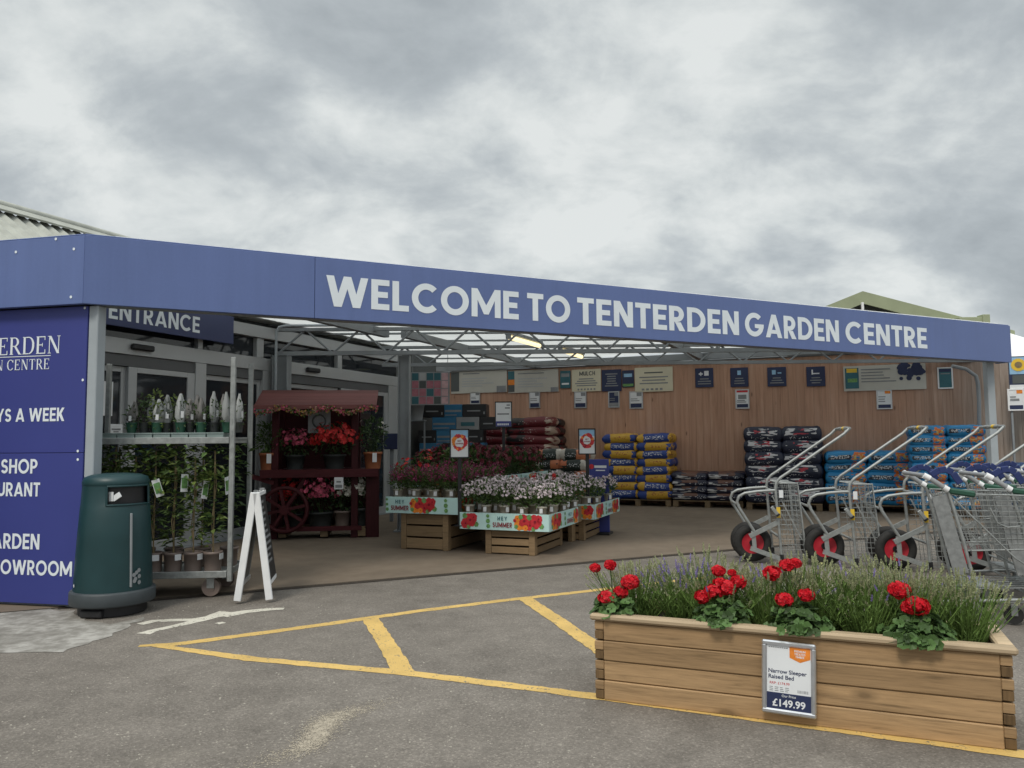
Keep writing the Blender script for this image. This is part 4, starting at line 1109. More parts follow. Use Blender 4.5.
M['sleeve'] = leafmat('white_plastic_sleeve', (0.50, 0.52, 0.52, 1), 0.15, 0.4, 0.4)
M['sleevegrey'] = leafmat('clear_grey_sleeve', (0.30, 0.29, 0.28, 1), 0.12, 0.35, 0.4)
M['pinklabel'] = flat('pink_label_print', (0.55, 0.10, 0.14, 1))
SL = [(139, 'g', .27), (148, 'l', .28), (156, 'w', .31), (163, 'w', .29), (171, 'w', .33), (179, 'l', .26), (186, 'w', .34), (192, 'g', .30), (199, 'g', .33), (205, 'g', .30), (217, 'w', .36), (224, 'g', .34), (231, 'w', .35), (239, 'w', .34)]
SW = ['first', 'second', 'third', 'fourth', 'fifth', 'sixth', 'seventh', 'eighth', 'ninth', 'tenth', 'eleventh', 'twelfth', 'thirteenth', 'fourteenth']
for i, (px, kd, h) in enumerate(SL):
    x = ((px-512)/F*6.75-TR.x) + .01*math.sin(i); y = .10+.05*(i % 3)
    p = on_trolley(x, y, 1.385)
    nm = {'w': 'white sleeved', 'g': 'grey sleeved', 'l': 'unwrapped leafy'}[kd]
    t = thing('climbing_rose', f'{nm} plant on the trolley top shelf, {SW[i]} from the left', 'plant', p, rad(7*i), 'sleeved plants on the top shelf')
    rg = random.Random(40+i)
    pm = MB(); pm.lathe([(.034, 0), (.034, .001), (.046, .085), (.048, .09), (.040, .09), (.038, .07)], 14); pm.disc((0, 0, .072), (0, 0, 1), .039, 12); pm.build('pot', M['potdark'] if i % 3 else M['greenplastic'], t)
    if kd != 'l': sleeve_mesh(rg, h).build('sleeve', M['sleeve'] if kd == 'w' else M['sleevegrey'], t)
    mb = MB(); clump(mb, (0, 0, h*(.55 if kd == 'l' else .45)), .055, .05, h*.42, 75 if kd == 'l' else 52, .035, .02, rg, 0, .6)
    if kd == 'l' or i in (2, 3): clump(mb, (0, 0, h*1.02), .06, .05, .06, 26, .04, .024, rg, 0, .3)
    mb.build('foliage', M['leafdark'] if kd == 'g' else M['leafyel'] if i in (2, 3, 5) else M['leafdark'], t)
    if kd != 'l':
        mb = MB(); mb.box(-.012, .012, -.034, -.032, h*.38, h*.55); mb.build('label', M['pinklabel'] if i == 8 else M['paper'], t)
for i in range(8):
    x = -1.19+i*.148; p = on_trolley(x, .20, 1.33)
    t = thing('plant_tray', f'pale grey green tray on the trolley top shelf, {ORD[i]} from left', 'tray', p, TRA, 'trays on the trolley top shelf')
    mb = MB(); mb.box(-.068, .068, -.17, .17, 0, .004)
    for (a, b, c, d) in ((-.068, .068, -.17, -.165), (-.068, .068, .165, .17), (-.068, -.063, -.164, .164), (.063, .068, -.164, .164)): mb.box(a, b, c, d, .0042, .052)
    mb.box(-.073, .073, -.176, -.171, .046, .056); mb.build('tray_shell', M['traygrey'], t)

M['leafclimb'] = leafmat('climber_leaf', (0.095, 0.150, 0.050, 1), 0.5)
# tall climbers on the deck
def climber(i, x, y, h, lab, seed):
    p = on_trolley(x, y, .205)
    t = thing('climbing_plant', lab, 'plant', p, rad(13*i), 'climbing plants on the trolley deck')
    rg = random.Random(seed)
    pot_bm(.068, .076, .165).build('pot', [M['taupe'], M['soil']], t)
    mb = MB(); mb.tube([(0, 0, .14), (.004, .003, h)], .006, 6); mb.tube([(.01, 0, .14), (-.015, .01, h*.4), (.012, -.01, h*.7), (0, 0, h*.98)], .005, 5); mb.build('cane', M['stick'], t)
    mb = MB()
    for k in range(int((190 if y < .25 else 150)*h)):
        z = .20+(h-.16)*rg.random()**.75; r = (.035+.10*min(1, z/h)**1.6)*rg.uniform(.15, 1.3)
        a = rg.uniform(0, 2*PI); d = Vector((math.cos(a), math.sin(a), rg.uniform(-.5, .5)))
        add_leaf(mb, (r*d.x, r*d.y, z), d, Vector((0, 0, 1))+rdir(rg)*.6, rg.uniform(.055, .105), rg.uniform(.024, .044), 0 if rg.random() < .62 else 1)
    for k in range(5):
        a = rg.uniform(0, 6.28); q = Vector((math.cos(a), math.sin(a), 0))
        pts = [Vector((0, 0, h*.75))+q*.03*j+Vector((0, 0, .05*j-.012*j*j)) for j in range(5)]
        mb.tube(pts, .002, 4, 0)
        for pp in pts[2:]:
            for _ in range(3): add_leaf(mb, pp, rdir(rg), (0, 0, 1), .06, .03, 1)
    mb.build('foliage', [(M['leafclimb'] if i % 3 else M['leaf']) if y < .25 else M['leafdark'], M['leafyel'] if y < .25 else M['leaf']], t)
    mb = MB(); mb.box(-.028, .028, -.081, -.079, .10, .15); mb.build('label', M['paper'], t)
    if y < .25 and i in (2, 3, 4, 5, 6):
        mb = MB(); Mx = Matrix.Translation((rg.uniform(-.04, .02), -.135, .60+rg.uniform(0, .08))) @ Matrix.Rotation(rg.uniform(-.35, .35), 4, 'Y')
        mb.box(-.032, .032, 0, .002, 0, .15, M=Mx); mb.box(-.026, .026, -.002, -.0005, .03, .12, mi=1, M=Mx); mb.build('hang_tag', [M['paper'], M['pgreen']], t)
PX = [-1.19, -1.02, -.85, -.68, -.51, -.345, -.18]
PX = [-1.17+.166*k for k in range(7)]
for i, x in enumerate(PX):
    climber(i, x, .11, 1.02+.05*math.sin(i*2.1), f'tall climbing plant in front row on the trolley deck, {ORD[i]} from left', 100+i)
for i, x in enumerate([-1.09, -.84, -.60, -.36, -.12]):
    climber(i+8, x, .40, 1.0+.06*math.cos(i*1.7), f'tall climbing plant in rear row on the trolley deck, {ORD[i]} from left', 120+i)

# ------------------------------------------------------------------ A-board
ab = thing('pavement_board', 'white edged folding A board standing beside the plant trolley', 'A board', (-2.115, 6.36, .009), rad(10))
for s in (-1, 1):
    top = Vector((.008*s, 0, .885)); ft = Vector((.125*s, 0, 0.015)); dy = .50
    mb = MB()
    for y in (0,): mb.bar(ft+Vector((0, y+.015, 0)), top+Vector((0, y+.015, 0)), .056, .034, c=.004, up=Vector((0, 1, 0)))
    mb.bar(top+Vector((0, .03, -.02)), top+Vector((0, dy-.03, -.02)), .03, .03); mb.bar(ft+Vector((-.016*s, .03, .12)), ft+Vector((-.016*s, dy-.03, .12)), .03, .03)
    pn = mb.build('panel', M['white'], ab)
    mb = MB(); a = ft+Vector((-.013*s, .0, .14)); b = top+Vector((0, 0, -.03)); v = [a+Vector((0, .032, 0)), a+Vector((0, dy-.034, 0)), b+Vector((0, dy-.034, 0)), b+Vector((0, .032, 0))]
    o = Vector((.008*s, 0, 0)); mb.add([q-o for q in v]+[q+o for q in v], [(0, 1, 2, 3), (4, 7, 6, 5), (0, 4, 5, 1), (1, 5, 6, 2), (2, 6, 7, 3), (3, 7, 4, 0)])
    mb.build('chalkboard', M['black'] if s > 0 else M['greysteel'], pn)
    if s > 0:
        mb = MB(); rg = random.Random(4); n = (b-a).normalized()
        for k in range(11):
            c = a+(b-a)*(.90-.07*k); w = rg.uniform(.18, .36); yy = .06
            q = [c+Vector((.0125, yy, 0)), c+Vector((.0125, yy+w, 0)), c+Vector((.0125, yy+w, 0))+n*.022, c+Vector((.0125, yy, 0))+n*.022]
            mb.add(q, [(0, 1, 2, 3)])
        mb.build('chalk_writing', M['pgrey'], pn)
mb = MB(); mb.box(-.02, .02, .06, .10, .875, .90); mb.box(-.02, .02, .40, .44, .875, .90); mb.build('hinge', M['steel'], ab)

# ------------------------------------------------------------------ maroon market stand
SX, SY = -2.66, 10.55
ms = thing('market_stand', 'maroon timber market stand with a slatted roof and cart wheel', 'display stand', (SX, SY, .010), rad(7))
u = .01416
for (x, y, z1) in ((-.56, .0, 1.80), (.50, .0, 1.80), (-.56, .42, 1.86), (.50, .42, 1.86)):
    mb = MB(); mb.box(x-.045, x+.045, y-.045, y+.045, 0, z1, .004); mb.build('post', M['maroonz'], ms)
for x in (.74,):
    mb = MB(); mb.box(x-.09, x+.09, -.03, .03, 0, .92, .004); mb.build('side_board', M['maroonz'], ms)
mb = MB()
for k in range(5):
    mb.bar((-.80, -.22+.115*k, 1.790+.050*k), (.80, -.22+.115*k, 1.790+.050*k), .120, .026, c=.003, up=Vector((0, -.42, .90)))
mb.build('roof', M['maroonroof'], ms)
mb = MB(); mb.box(-.80, .80, -.285, -.262, 1.735, 1.795, .003); mb.build('eaves_board', M['maroonroof'], ms)
mb = MB()
for k in range(4): mb.box(-.72, .80, -.10+.15*k, .04+.15*k, .90, .925, .002)
mb.build('shelf', M['maroon'], ms)
mb = MB(); mb.box(-.515, .455, .44, .46, .93, 1.8); mb.box(-.515, .655, .48, .50, .12, .89); mb.build('back_panel', M['maroon'], ms)
mb = MB(); mb.box(-.74, .82, -.135, -.105, .82, .93, .003); mb.build('front_rail', M['maroon'], ms)
mb = MB()
for k in range(5): mb.box(-.50, .64, -.05+.105*k, .03+.105*k, .125, .145, .002)
for x in (-.45, .1, .6): mb.box(x-.05, x+.05, -.05, .45, .02, .123, .002)
mb.build('pallet_base', M['pallet'], ms)
wl_ = MB(); wc = Vector((-.40, -.17, .40)); wl_.torus(wc, (0, 1, 0), .29, .028, 30, 8)
for k in range(8):
    a = 2*PI*k/8+.2; wl_.bar(wc, wc+Vector((math.cos(a)*.28, 0, math.sin(a)*.28)), .04, .04)
wl_.tube([wc+Vector((0, -.05, 0)), wc+Vector((0, .05, 0))], .065, 14)
wl_.build('cart_wheel', M['maroon'], ms)
mb = MB(); mb.bar((-.50, -.05, .13), (.60, -.05, .13), .05, .06)
mb.bar((-.56, -.06, .75), (-.90, -.06, .86), .05, .06); mb.bar((-.56, -.07, .15), (-.15, -.07, .80), .03, .06); mb.build('brace', M['maroon'], ms)
M['peach'] = leafmat('peach_petal', (0.42, 0.25, 0.17, 1), 0.3); M['ochre'] = leafmat('ochre_petal', (0.34, 0.21, 0.05, 1), 0.3)
gl = MB(); rg = random.Random(6)
for k in range(620):
    x = -.84+1.66*rg.random(); z = 1.715+.030*math.sin(x*11)+rg.gauss(0, .020); y = -.305+rg.gauss(0, .016)
    r_ = rg.random()
    if r_ < .58: add_leaf(gl, (x, y, z), rdir(rg), rdir(rg), .040, .018, 0)
    else: bloom(gl, (x, y, z), Vector((0, -1, .2))+rdir(rg)*.5, .016, rg, 1 if r_ < .78 else 2 if r_ < .88 else 3)
tag(gl.build('flower_garland', [M['leaf'], M['pink'], M['peach'], M['ochre']], None, (SX, SY, .010), rad(7)), 'flower garland strung along the eaves of the maroon stand', 'garland')

def SP(x, y, z):
    c, s = math.cos(rad(7)), math.sin(rad(7)); return Vector((SX+c*x-s*y, SY+s*x+c*y, .010+z))
def potted(name, lab, cat, loc, pr, ph, potmat, fol, flo, rx, rz_, nl, nf, seed, leafL=.05, fr=.03, group=None, rz=0, label=False, spread=.75, petals=5):
    t = thing(name, lab, cat, loc, rz, group); rg = random.Random(seed)
    pot_bm(pr*.8, pr, ph).build('pot', [potmat, M['soil']], t)
    mb = MB(); clump(mb, (0, 0, ph+rz_*.85), rx, rx, rz_, nl, leafL, leafL*.55, rg, 0, .35)
    for k in range(6):
        a = 2*PI*k/6; mb.tube([(0, 0, ph*.8), (rx*.3*math.cos(a), rx*.3*math.sin(a), ph+rz_*.6), (rx*.6*math.cos(a), rx*.6*math.sin(a), ph+rz_*1.2)], .004, 4)
    mb.build('foliage', M[fol], t)
    if nf:
        mb = MB()
        for k in range(nf):
            d = rdir(rg); d.z = abs(d.z)*1.0-.25*(1-spread); d.normalize(); q = Vector((d.x*rx, d.y*rx, d.z*rz_))*rg.uniform(.62, 1.22)
            bloom(mb, q+Vector((0, 0, ph+rz_*.85)), d+rdir(rg)*.5, fr*rg.uniform(.7, 1.2), rg, 0, petals)
        mb.build('flowers', M[flo], t)
    if label:
        mb = MB(); mb.box(-.03, .03, -pr*1.0-.010, -pr*1.0-.008, ph*.4, ph*.95, M=Matrix.Rotation(.35, 4, 'Z')); mb.build('label', M['paper'], t)
    return t
potted('flowering_plant', 'pink flowered plant in a dark pot on the upper shelf of the maroon stand', 'potted plant', SP(-.32, .12, .925), .135, .20, M['potdark'], 'leafdark', 'pink', .26, .18, 220, 150, 301, .06, .032, 'pots on the maroon stand')
potted('begonia', 'large coral red begonia on the upper shelf of the maroon stand', 'potted plant', SP(.22, .08, .925), .15, .20, M['potdark'], 'leafdark', 'coral', .33, .23, 240, 165, 302, .07, .044, 'pots on the maroon stand', spread=.4)
potted('leafy_shrub', 'leafy shrub in a terracotta pot at the left end of the maroon stand', 'potted plant', SP(-.66, .05, .925), .12, .23, M['terra'], 'leaf', None, .17, .24, 300, 0, 303, .06, .03, 'pots on the maroon stand', label=True)
potted('leafy_shrub', 'leafy shrub in a terracotta pot at the right end of the maroon stand', 'potted plant', SP(.74, .05, .925), .125, .23, M['terra'], 'leafdark', 'whitepetal', .19, .26, 320, 6, 304, .06, .03, 'pots on the maroon stand', label=True)
potted('flowering_plant', 'loose pink flowered plant on the low pallet of the maroon stand', 'potted plant', SP(.03, .12, .146), .18, .20, M['potdark'], 'leafdark', 'pink', .27, .28, 240, 170, 305, .06, .038, 'pots on the maroon stand')
potted('flowering_plant', 'cream flowered plant in a brown pot on the low pallet of the maroon stand', 'potted plant', SP(.33, .10, .146), .115, .21, M['taupe'], 'leafdark', 'whitepetal', .17, .28, 220, 95, 306, .06, .042, 'pots on the maroon stand')
potted('flowering_plant', 'cream flowered plant in a dark pot at the right of the low pallet', 'potted plant', SP(.56, .16, .146), .16, .24, M['potdark'], 'leafdark', 'whitepetal', .19, .24, 200, 80, 307, .06, .042, 'pots on the maroon stand')
potted('flowering_plant', 'small coral flowered plant behind the cart wheel of the maroon stand', 'potted plant', SP(-.33, .18, .146), .13, .18, M['potdark'], 'leafdark', 'coral', .20, .24, 160, 80, 308, .06, .04, 'pots on the maroon stand')
t = thing('hanging_poster', 'grey poster with a ring emblem hung under the roof of the maroon stand', 'poster', SP(0.02, -.02, 0), rad(7))
mb = MB(); mb.box(-.15, .15, -.006, 0, 1.42, 1.74); mb.build('sheet', M['pgrey'], t)
mb = MB(); mb.torus((0, -.008, 1.58), (0, 1, 0), .085, .012, 24, 4); mb.build('print', M['sagedark'], t)
t = thing('price_ticket', 'small white price ticket above the cream flowers of the maroon stand', 'price card', SP(.30, -.14, 0), rad(7))
mb = MB(); mb.box(-.06, .06, -.006, 0, .66, .82); mb.build('sheet', M['paper'], t)
mb = MB(); mb.box(-.045, .045, -.008, -.0065, .68, .72); mb.box(-.03, .03, -.008, -.0065, .75, .77); mb.build('print', M['pgrey'], t)

# ------------------------------------------------------------------ plant tables
GU, GV = Vector((0.378, 0.926, 0)), Vector((0.926, -0.378, 0))
def TP(root, x, y, z): return root+GV*x+GU*y+Vector((0, 0, z))
def crate(name_lab, root, x0, x1, y0, y1, h):
    t = thing('wooden_crate', name_lab, 'crate', TP(root, (x0+x1)/2, y0, .010), GRID, 'slatted crates under the plant tables')
    w = x1-x0; d = y1-y0; ns = max(3, int(h/.11)); sh = h/ns
    for (a, b, yy, nm) in ((-w/2, w/2, 0.0, 'front_slats'), (-w/2, w/2, d-.018, 'rear_slats')):
        mb = MB()
        for k in range(ns): mb.box(a+.075, b-.075, yy+.004, yy+.018, k*sh+.012, (k+1)*sh-.008, .003)
        mb.box(a, a+.073, yy, yy+.02, 0, h, .003); mb.box(b-.073, b, yy, yy+.02, 0, h, .003); mb.build(nm, M['crate'], t)
    for xx in (-w/2, w/2-.018):
        mb = MB()
        for k in range(ns): mb.box(xx+.002, xx+.016, .085, d-.085, k*sh+.012, (k+1)*sh-.008, .003)
        mb.box(xx, xx+.018, .0205, .082, 0, h, .003); mb.box(xx, xx+.018, d-.082, d-.0205, 0, h, .003); mb.build('side_slats', M['crate'], t)
    mb = MB(); mb.box(-w/2+.03, w/2-.03, .03, d-.03, h*.5, h*.5+.02); mb.build('base_board', M['soil'], t)
    return t
def banner_print(root, xa, xb, za, zb, yb, rgseed, axis='x', parent=None, texts=True, shift=0.0):
    """HEY SUMMER strip; returns parts under parent, in the parent's frame"""
    rg = random.Random(rgseed); w = xb-xa; h = zb-za
    Mx = Matrix.Translation((xa, yb, za)) if axis == 'x' else Matrix.Translation((xa, yb, za)) @ Matrix.Rotation(PI/2, 4, 'Z')
    if axis == 'y': w = xb
    s = MB(); s.box(0, w, -.004, 0, 0, h, M=Mx); bd = s.build('banner', M['mint'], parent)
    mb = MB()
    unit = .80
    x = -unit*shift
    txt = MB()
    FLW = ((.52, .40, .36, 2), (.585, .60, .36, 1), (.67, .34, .30, 1), (.745, .55, .40, 1), (.80, .72, .22, 1), (.48, .72, .18, 2), (.53, .82, .14, 3), (.66, .80, .16, 3), (.46, .24, .12, 3), (.84, .30, .15, 3), (.72, .12, .12, 3), (.60, .14, .16, 2),
           (.025, .52, .13, 3), (.022, .82, .10, 3), (.03, .22, .12, 3), (.44, .60, .10, 1))
    while x < w:
        for (fx_, fz, r, mi) in FLW:
            cx_ = x+fx_*unit; r_ = r*h
            if cx_-r_*.6 > 0.002 and cx_+r_*.6 < w-.002:
                b2 = MB(); r2 = min(r_, (cx_-.001)/1.12, (w-.001-cx_)/1.12); cz = max(r2*1.12, min(fz*h, h-r2*1.12)); flower_print(b2, cx_, cz, r2, -.0055-.0004*(3-mi)-.0002*FLW.index((fx_, fz, r, mi)), 0, rg)
                mb.add(b2.v, b2.f, mi, M=Mx)
                if mi in (1, 2):
                    b2 = MB(); b2.disc((cx_, -.0105, cz), (0, -1, 0), r2*.22, 8); mb.add(b2.v, b2.f, 4 if mi == 1 else 1, M=Mx)
        cxt = x+.250*unit
        if texts and cxt-.13 > -.001 and cxt+.13 < w:
            b2 = MB(); write(b2, 'HEY', cxt, h*.58, h*.23, y=-.0125, gl=GLYB, gap=.34, align='c', mi=0); txt.add(b2.v, b2.f, 0, M=Mx)
            b2 = MB(); write(b2, 'SUMMER', cxt, h*.17, h*.29, y=-.0125, gl=GLYB, gap=.15, align='c', wide=.80, mi=1); txt.add(b2.v, b2.f, 1, M=Mx)
        x += unit
    if mb.v: mb.build('flower_print', [M['pred'], M['pred'], M['porange'], M['pgreen'], M['pmaroon']], bd)
    if txt.v: txt.build('lettering', [M['teal'], M['pmaroon']], bd)
def table(lab, root, w, d, z0, z1, seed, shift=0.0, side=True, gap=None):
    t = thing('plant_table', lab, 'display table', (root.x, root.y, 0), GRID, 'plant tables with summer banners')
    mb = MB(); mb.box(-w+.001, -.001, .001, d-.001, z0-.012, z0+.0); mb.box(-w+.02, -.02, .02, d-.02, z1-.052, z1-.040);
    for (a, b, c, e) in ((-w, 0, .0, .018), (-w, 0, d-.018, d), (-w, -w+.018, .019, d-.019), (-.018, 0, .019, d-.019)): mb.box(a, b, c, e, z0+.0005, z1)
    mb.build('tray', M['crate'], t)
    banner_print(root, -w, 0, z0-.012, z1+.004, -.002, seed, 'x', t, True, shift)
    if side:
        if gap: banner_print(root, .002, d-gap, z0-.012, z1+.004, 0, seed+1, 'y', t, True, .35)
        else: banner_print(root, .002, d, z0-.012, z1+.004, 0, seed+1, 'y', t, True, .35)
    return t
T1 = Vector((-.64, 9.10, 0)); T2 = Vector((.40, 8.65, 0)); T3 = Vector((1.04, 9.95, 0)); T4 = TP(T1, -.12, 1.75, 0)
Z1, Z2, Z4 = .455, .300, .66
table('higher left plant table of pink flowers with a summer banner', T1, .98, 1.60, Z1, .635, 21, .0)
table('lower front plant table of pale pink flowers with a summer banner', T2, 1.10, 1.22, Z2, .475, 31, .575, gap=.16)
table('lower plant table further back on the right, half hidden by the front one', T3, 1.10, 1.26, Z2, .475, 41, .30)
table('tallest plant table at the back with dark foliage behind the pale flowers', T4, 1.5, 1.7, Z4, .82, 51, .0)
crate('slatted crate under the higher left plant table', T1, -.80, -.16, .05, 1.1, Z1-.024)
crate('slatted crate under the lower front plant table', T2, -.80, -.19, .05, 1.02, Z2-.024)
crate('slatted crate under the lower right plant table', T3, -.75, -.16, .06, .95, Z2-.024)
crate('slatted crate under the tallest plant table at the back', T4, -1.3, -.2, .06, 1.4, Z4-.024)

def proto_plant(name, cat, group, fol, flo, pr, ph, rx, rz_, nl, nf, fr, seed, potm, spikes=0, petals=5, leafL=.05):
    t = thing(name, 'prototype', cat, (0, 0, 0), 0, group); rg = random.Random(seed)
    pot_bm(pr*.78, pr, ph, n=16).build('pot', [potm, M['soil']], t)
    mb = MB(); clump(mb, (0, 0, ph+rz_*.7), rx, rx, rz_*.9, nl, leafL, leafL*.4, rg, 0, .25, .8)
    mb.build('foliage', M[fol], t)
    mb = MB()
    if spikes:
        for k in range(spikes):
            a = rg.uniform(0, 6.28); r0 = rx*rg.random()**.6*1.05; b = Vector((r0*.4*math.cos(a), r0*.4*math.sin(a), ph)); tip = Vector((r0*1.15*math.cos(a), r0*1.15*math.sin(a), ph+rz_*rg.uniform(1.3, 2.1)))
            for q in range(7):
                p = b+(tip-b)*(.5+.5*q/6); bloom(mb, p+rdir(rg)*.010, rdir(rg)+Vector((0, 0, .3)), fr*(1-.07*q)*rg.uniform(.8, 1.2), rg, 0, 4)
    for k in range(nf):
        d = rdir(rg); d.z = abs(d.z)*.9+.1; d.normalize(); q = Vector((d.x*rx*1.05, d.y*rx*1.05, d.z*rz_*1.1))*rg.uniform(.8, 1.15)
        bloom(mb, q+Vector((0, 0, ph+rz_*.7)), d+rdir(rg)*.6, fr*rg.uniform(.75, 1.2), rg, 0, petals)
    mb.build('flowers', M[flo], t)
    mb = MB(); mb.box(-.019, .019, -pr-.011, -pr-.009, ph*.42, ph*.86, M=Matrix.Rotation(.5, 4, 'Z')); mb.build('label', M['paper'], t)
    return t
def row_word(j, n): return 'front row' if j == 0 else 'back row' if j == n-1 else f'{ORD[j]} row back'
def fill(proto_list, root, x0, x1, y0, y1, nx, ny, z, where, what, rg, cand=None):
    for j in range(ny):
        for i in range(nx):
            x = x0+(x1-x0)*i/(nx-1)+rg.uniform(-.015, .015)+(0.03 if j % 2 else -.03); y = y0+(y1-y0)*j/(ny-1)+rg.uniform(-.015, .015)
            src, used = proto_list[(i*3+j*2+rg.randrange(2)) % len(proto_list)]
            lab = f'{what} on {where}, {row_word(j, ny)}, {ORD[i]} from the left'
            p = TP(root, x, y, z); a = GRID+rg.uniform(-.5, .5); s = rg.uniform(.90, 1.12)
            if not used[0]:
                src.location = p; src.rotation_euler = (0, 0, a); src['label'] = lab; used[0] = True
            else: dup(src, p, a, lab, (s, s, s*rg.uniform(.9, 1.08)))
rg = random.Random(77)
WP = [[proto_plant('pale_flowered_plant', 'potted plant', 'pale pink flowering plants on the lower tables', 'leaf', 'palepink', .062, .125, .120, .145, 190, 95, .0165, 500+k, M['potgrey']), [False]] for k in range(4)]
fill(WP, T2, -1.0, -.10, .10, 1.10, 5, 6, .435, 'the front low table', 'pale pink plant', rg)
fill(WP, T3, -.95, -.10, .10, 1.12, 4, 5, .435, 'the low right table', 'pale pink plant', rg)
PP = [[proto_plant('pink_flowered_plant', 'potted plant', 'purple pink flowering plants on the left table', 'leaf', 'magenta', .062, .125, .110, .145, 210, 14, .017, 520+k, M['potgrey'], 20), [False]] for k in range(4)]
fill(PP, T1, -.84, -.11, .10, 1.48, 4, 7, .60, 'the left table', 'purple pink plant', rg)
DP = [[proto_plant('dark_leaved_plant', 'potted plant', 'dark leaved plants on the back table', 'leafdark', 'darkred', .085, .15, .15, .19, 240, 60, .034, 540+k, M['potdark'], 0, 5, .07), [False]] for k in range(2)]
fill(DP, T4, -1.35, -.15, .15, 1.5, 5, 5, Z4+.013, 'the back table', 'dark leaved plant', rg)
potted('geranium', 'coral pink geranium standing beside the left end of the summer banner', 'potted plant', TP(T1, -.93, .40, .60), .07, .13, M['potgrey'], 'leaf', 'coral', .14, .19, 190, 22, 331, .05, .034, None)
potted('fern', 'bushy light green plant behind the pink flowers beside the grey column', 'potted plant', TP(T1, -.86, 1.80, .010), .16, .78, M['potdark'], 'leaf', None, .28, .22, 330, 0, 332, .10, .03, None)
potted('geranium', 'tall coral flowered plant at the rear left of the left table', 'potted plant', TP(T1, -.95, .95, .60), .075, .14, M['potgrey'], 'leaf', 'coral', .15, .22, 190, 14, 333, .05, .034, None)
# red hot spikes and orange flower pots between the tables
def spikeplant(lab, loc, seed, hgt, mat):
    t = thing('spike_flower', lab, 'potted plant', loc, 0, 'tall flower spikes at the table back'); rg = random.Random(seed)
    pot_bm(.06, .075, .14).build('pot', [M['potgrey'], M['soil']], t)
    mb = MB(); clump(mb, (0, 0, .22), .10, .10, .11, 70, .09, .02, rg, 0, .3, 1.0)
    mb.tube([(0, 0, .12), (.01, 0, hgt)], .005, 5); mb.build('foliage', M['leafdark'], t)
    mb = MB()
    for k in range(46): z = hgt-.16*rg.random(); a = rg.uniform(0, 6.28); bloom(mb, (.01+.016*math.cos(a), .016*math.sin(a), z), (math.cos(a), math.sin(a), .3), .024, rg, 0, 4)
    mb.build('flowers', M[mat], t)
for i, (x, h, m) in enumerate(((-.72, .50, 'coral'), (-.58, .42, 'whitepetal'), (-.44, .52, 'coral'), (-.30, .40, 'coral'))):
    spikeplant(f'tall {"white" if m == "whitepetal" else "coral"} flower spike behind the pale flowers, {ORD[i]} from the left', TP(T2, x, 1.42, .34), 560+i, h, m)
t = thing('low_bench', 'low plain bench behind the front table holding flower spikes', 'bench', (T2.x, T2.y, 0), GRID)
mb = MB(); mb.box(-.85, -.15, 1.32, 1.52, .31, .338, .003); mb.build('top', M['crate'], t)
for x in (-.80, -.22):
    mb = MB(); mb.box(x, x+.05, 1.34, 1.50, .010, .309); mb.build('leg', M['crate'], t)

# posters on poles
def pole_sign(lab, px, pyt, pyb, Y, zbase, kind, rz):
    w = ray(px, (pyt+pyb)/2); X = w.x/w.y*Y
    zt = lz(Y, pyt, px); zb = lz(Y, pyb, px); hgt = zt-zb; wd = hgt*.64
    t = thing('poster_stand', lab, 'poster stand', (X, Y, 0), rz, 'poster stands on the plant tables')
    mb = MB(); mb.box(-.022, .022, .0, .03, zbase, zb+.05, .002); mb.box(-.06, .06, -.04, .07, zbase-.004, zbase+.006); mb.build('pole', M['black'], t)
    mb = MB(); f_ = .014
    mb.box(-wd/2-f_, wd/2+f_, -.012, -.001, zb-f_, zb); mb.box(-wd/2-f_, wd/2+f_, -.012, -.001, zt, zt+f_); mb.box(-wd/2-f_, -wd/2, -.012, -.001, zb, zt); mb.box(wd/2, wd/2+f_, -.012, -.001, zb, zt); mb.box(-wd/2, wd/2, -.003, -.001, zb, zt)
    mb.build('frame', M['black'], t)
    mb = MB(); mb.box(-wd/2+.001, wd/2-.001, -.006, -.0035, zb+.001, zt-.001); mb.build('sheet', M['paper'], t)
    rg = random.Random(int(px))
    if kind == 'wreath':
        mb = MB(); mb.box(-wd/2+.002, wd/2-.002, -.0068, -.0062, zb+hgt*.72, zt-.002); mb.build('print', M['psky'], t)
        mb = MB(); c = (0, zb+hgt*.54)
        for k in range(22):
            a = 2*PI*k/22; flower_print(mb, c[0]+wd*.345*math.cos(a), c[1]+wd*.38*math.sin(a), wd*.115*rg.uniform(.6, 1.25), -.0072-.0001*k, rg.choice([0, 0, 1, 0, 2]), rg, 5)
        mb.build('wreath_print', [M['pred'], M['pmaroon'], M['porange']], t)
        mb = MB(); mb.disc((0, -.0102, c[1]), (0, -1, 0), wd*.25, 22); mb.build('print', M['paper'], t)
        mb = MB(); write(mb, 'HEY', 0, c[1]+wd*.03, wd*.10, y=-.0112, align='c'); write(mb, 'SUMMER', 0, c[1]-wd*.11, wd*.085, y=-.0112, align='c'); mb.build('lettering', M['pmaroon'], t)
    else:
        mb = MB(); mb.box(-wd/2+.002, wd/2-.002, -.0072, -.0062, zb+.002, zb+hgt*.22); mb.build('print', M['psky'] if False else M['wallblue'], t)
        mb = MB()
        for k in range(6): mb.box(-wd*.4+k*wd*.13, -wd*.31+k*wd*.13, -.0078, -.0072, zb+hgt*.05, zb+hgt*.13)
        mb.build('print', M['paper'], t)
        mb = MB(); mb.box(-wd*.4, wd*.36, -.0072, -.0062, zb+hgt*.49, zb+hgt*.55); mb.box(wd*.1, wd*.42, -.0072, -.0062, zb+hgt*.74, zb+hgt*.80); mb.box(wd*.2, wd*.42, -.0072, -.0062, zb+hgt*.86, zb+hgt*.92); mb.build('print', M['pgrey'], t)
pole_sign('poster stand with a red wreath at the corner of the left table', 459.5, 430, 457, TP(T2, -1.06, .04, 0).y, Z2+.02, 'wreath', rad(2))
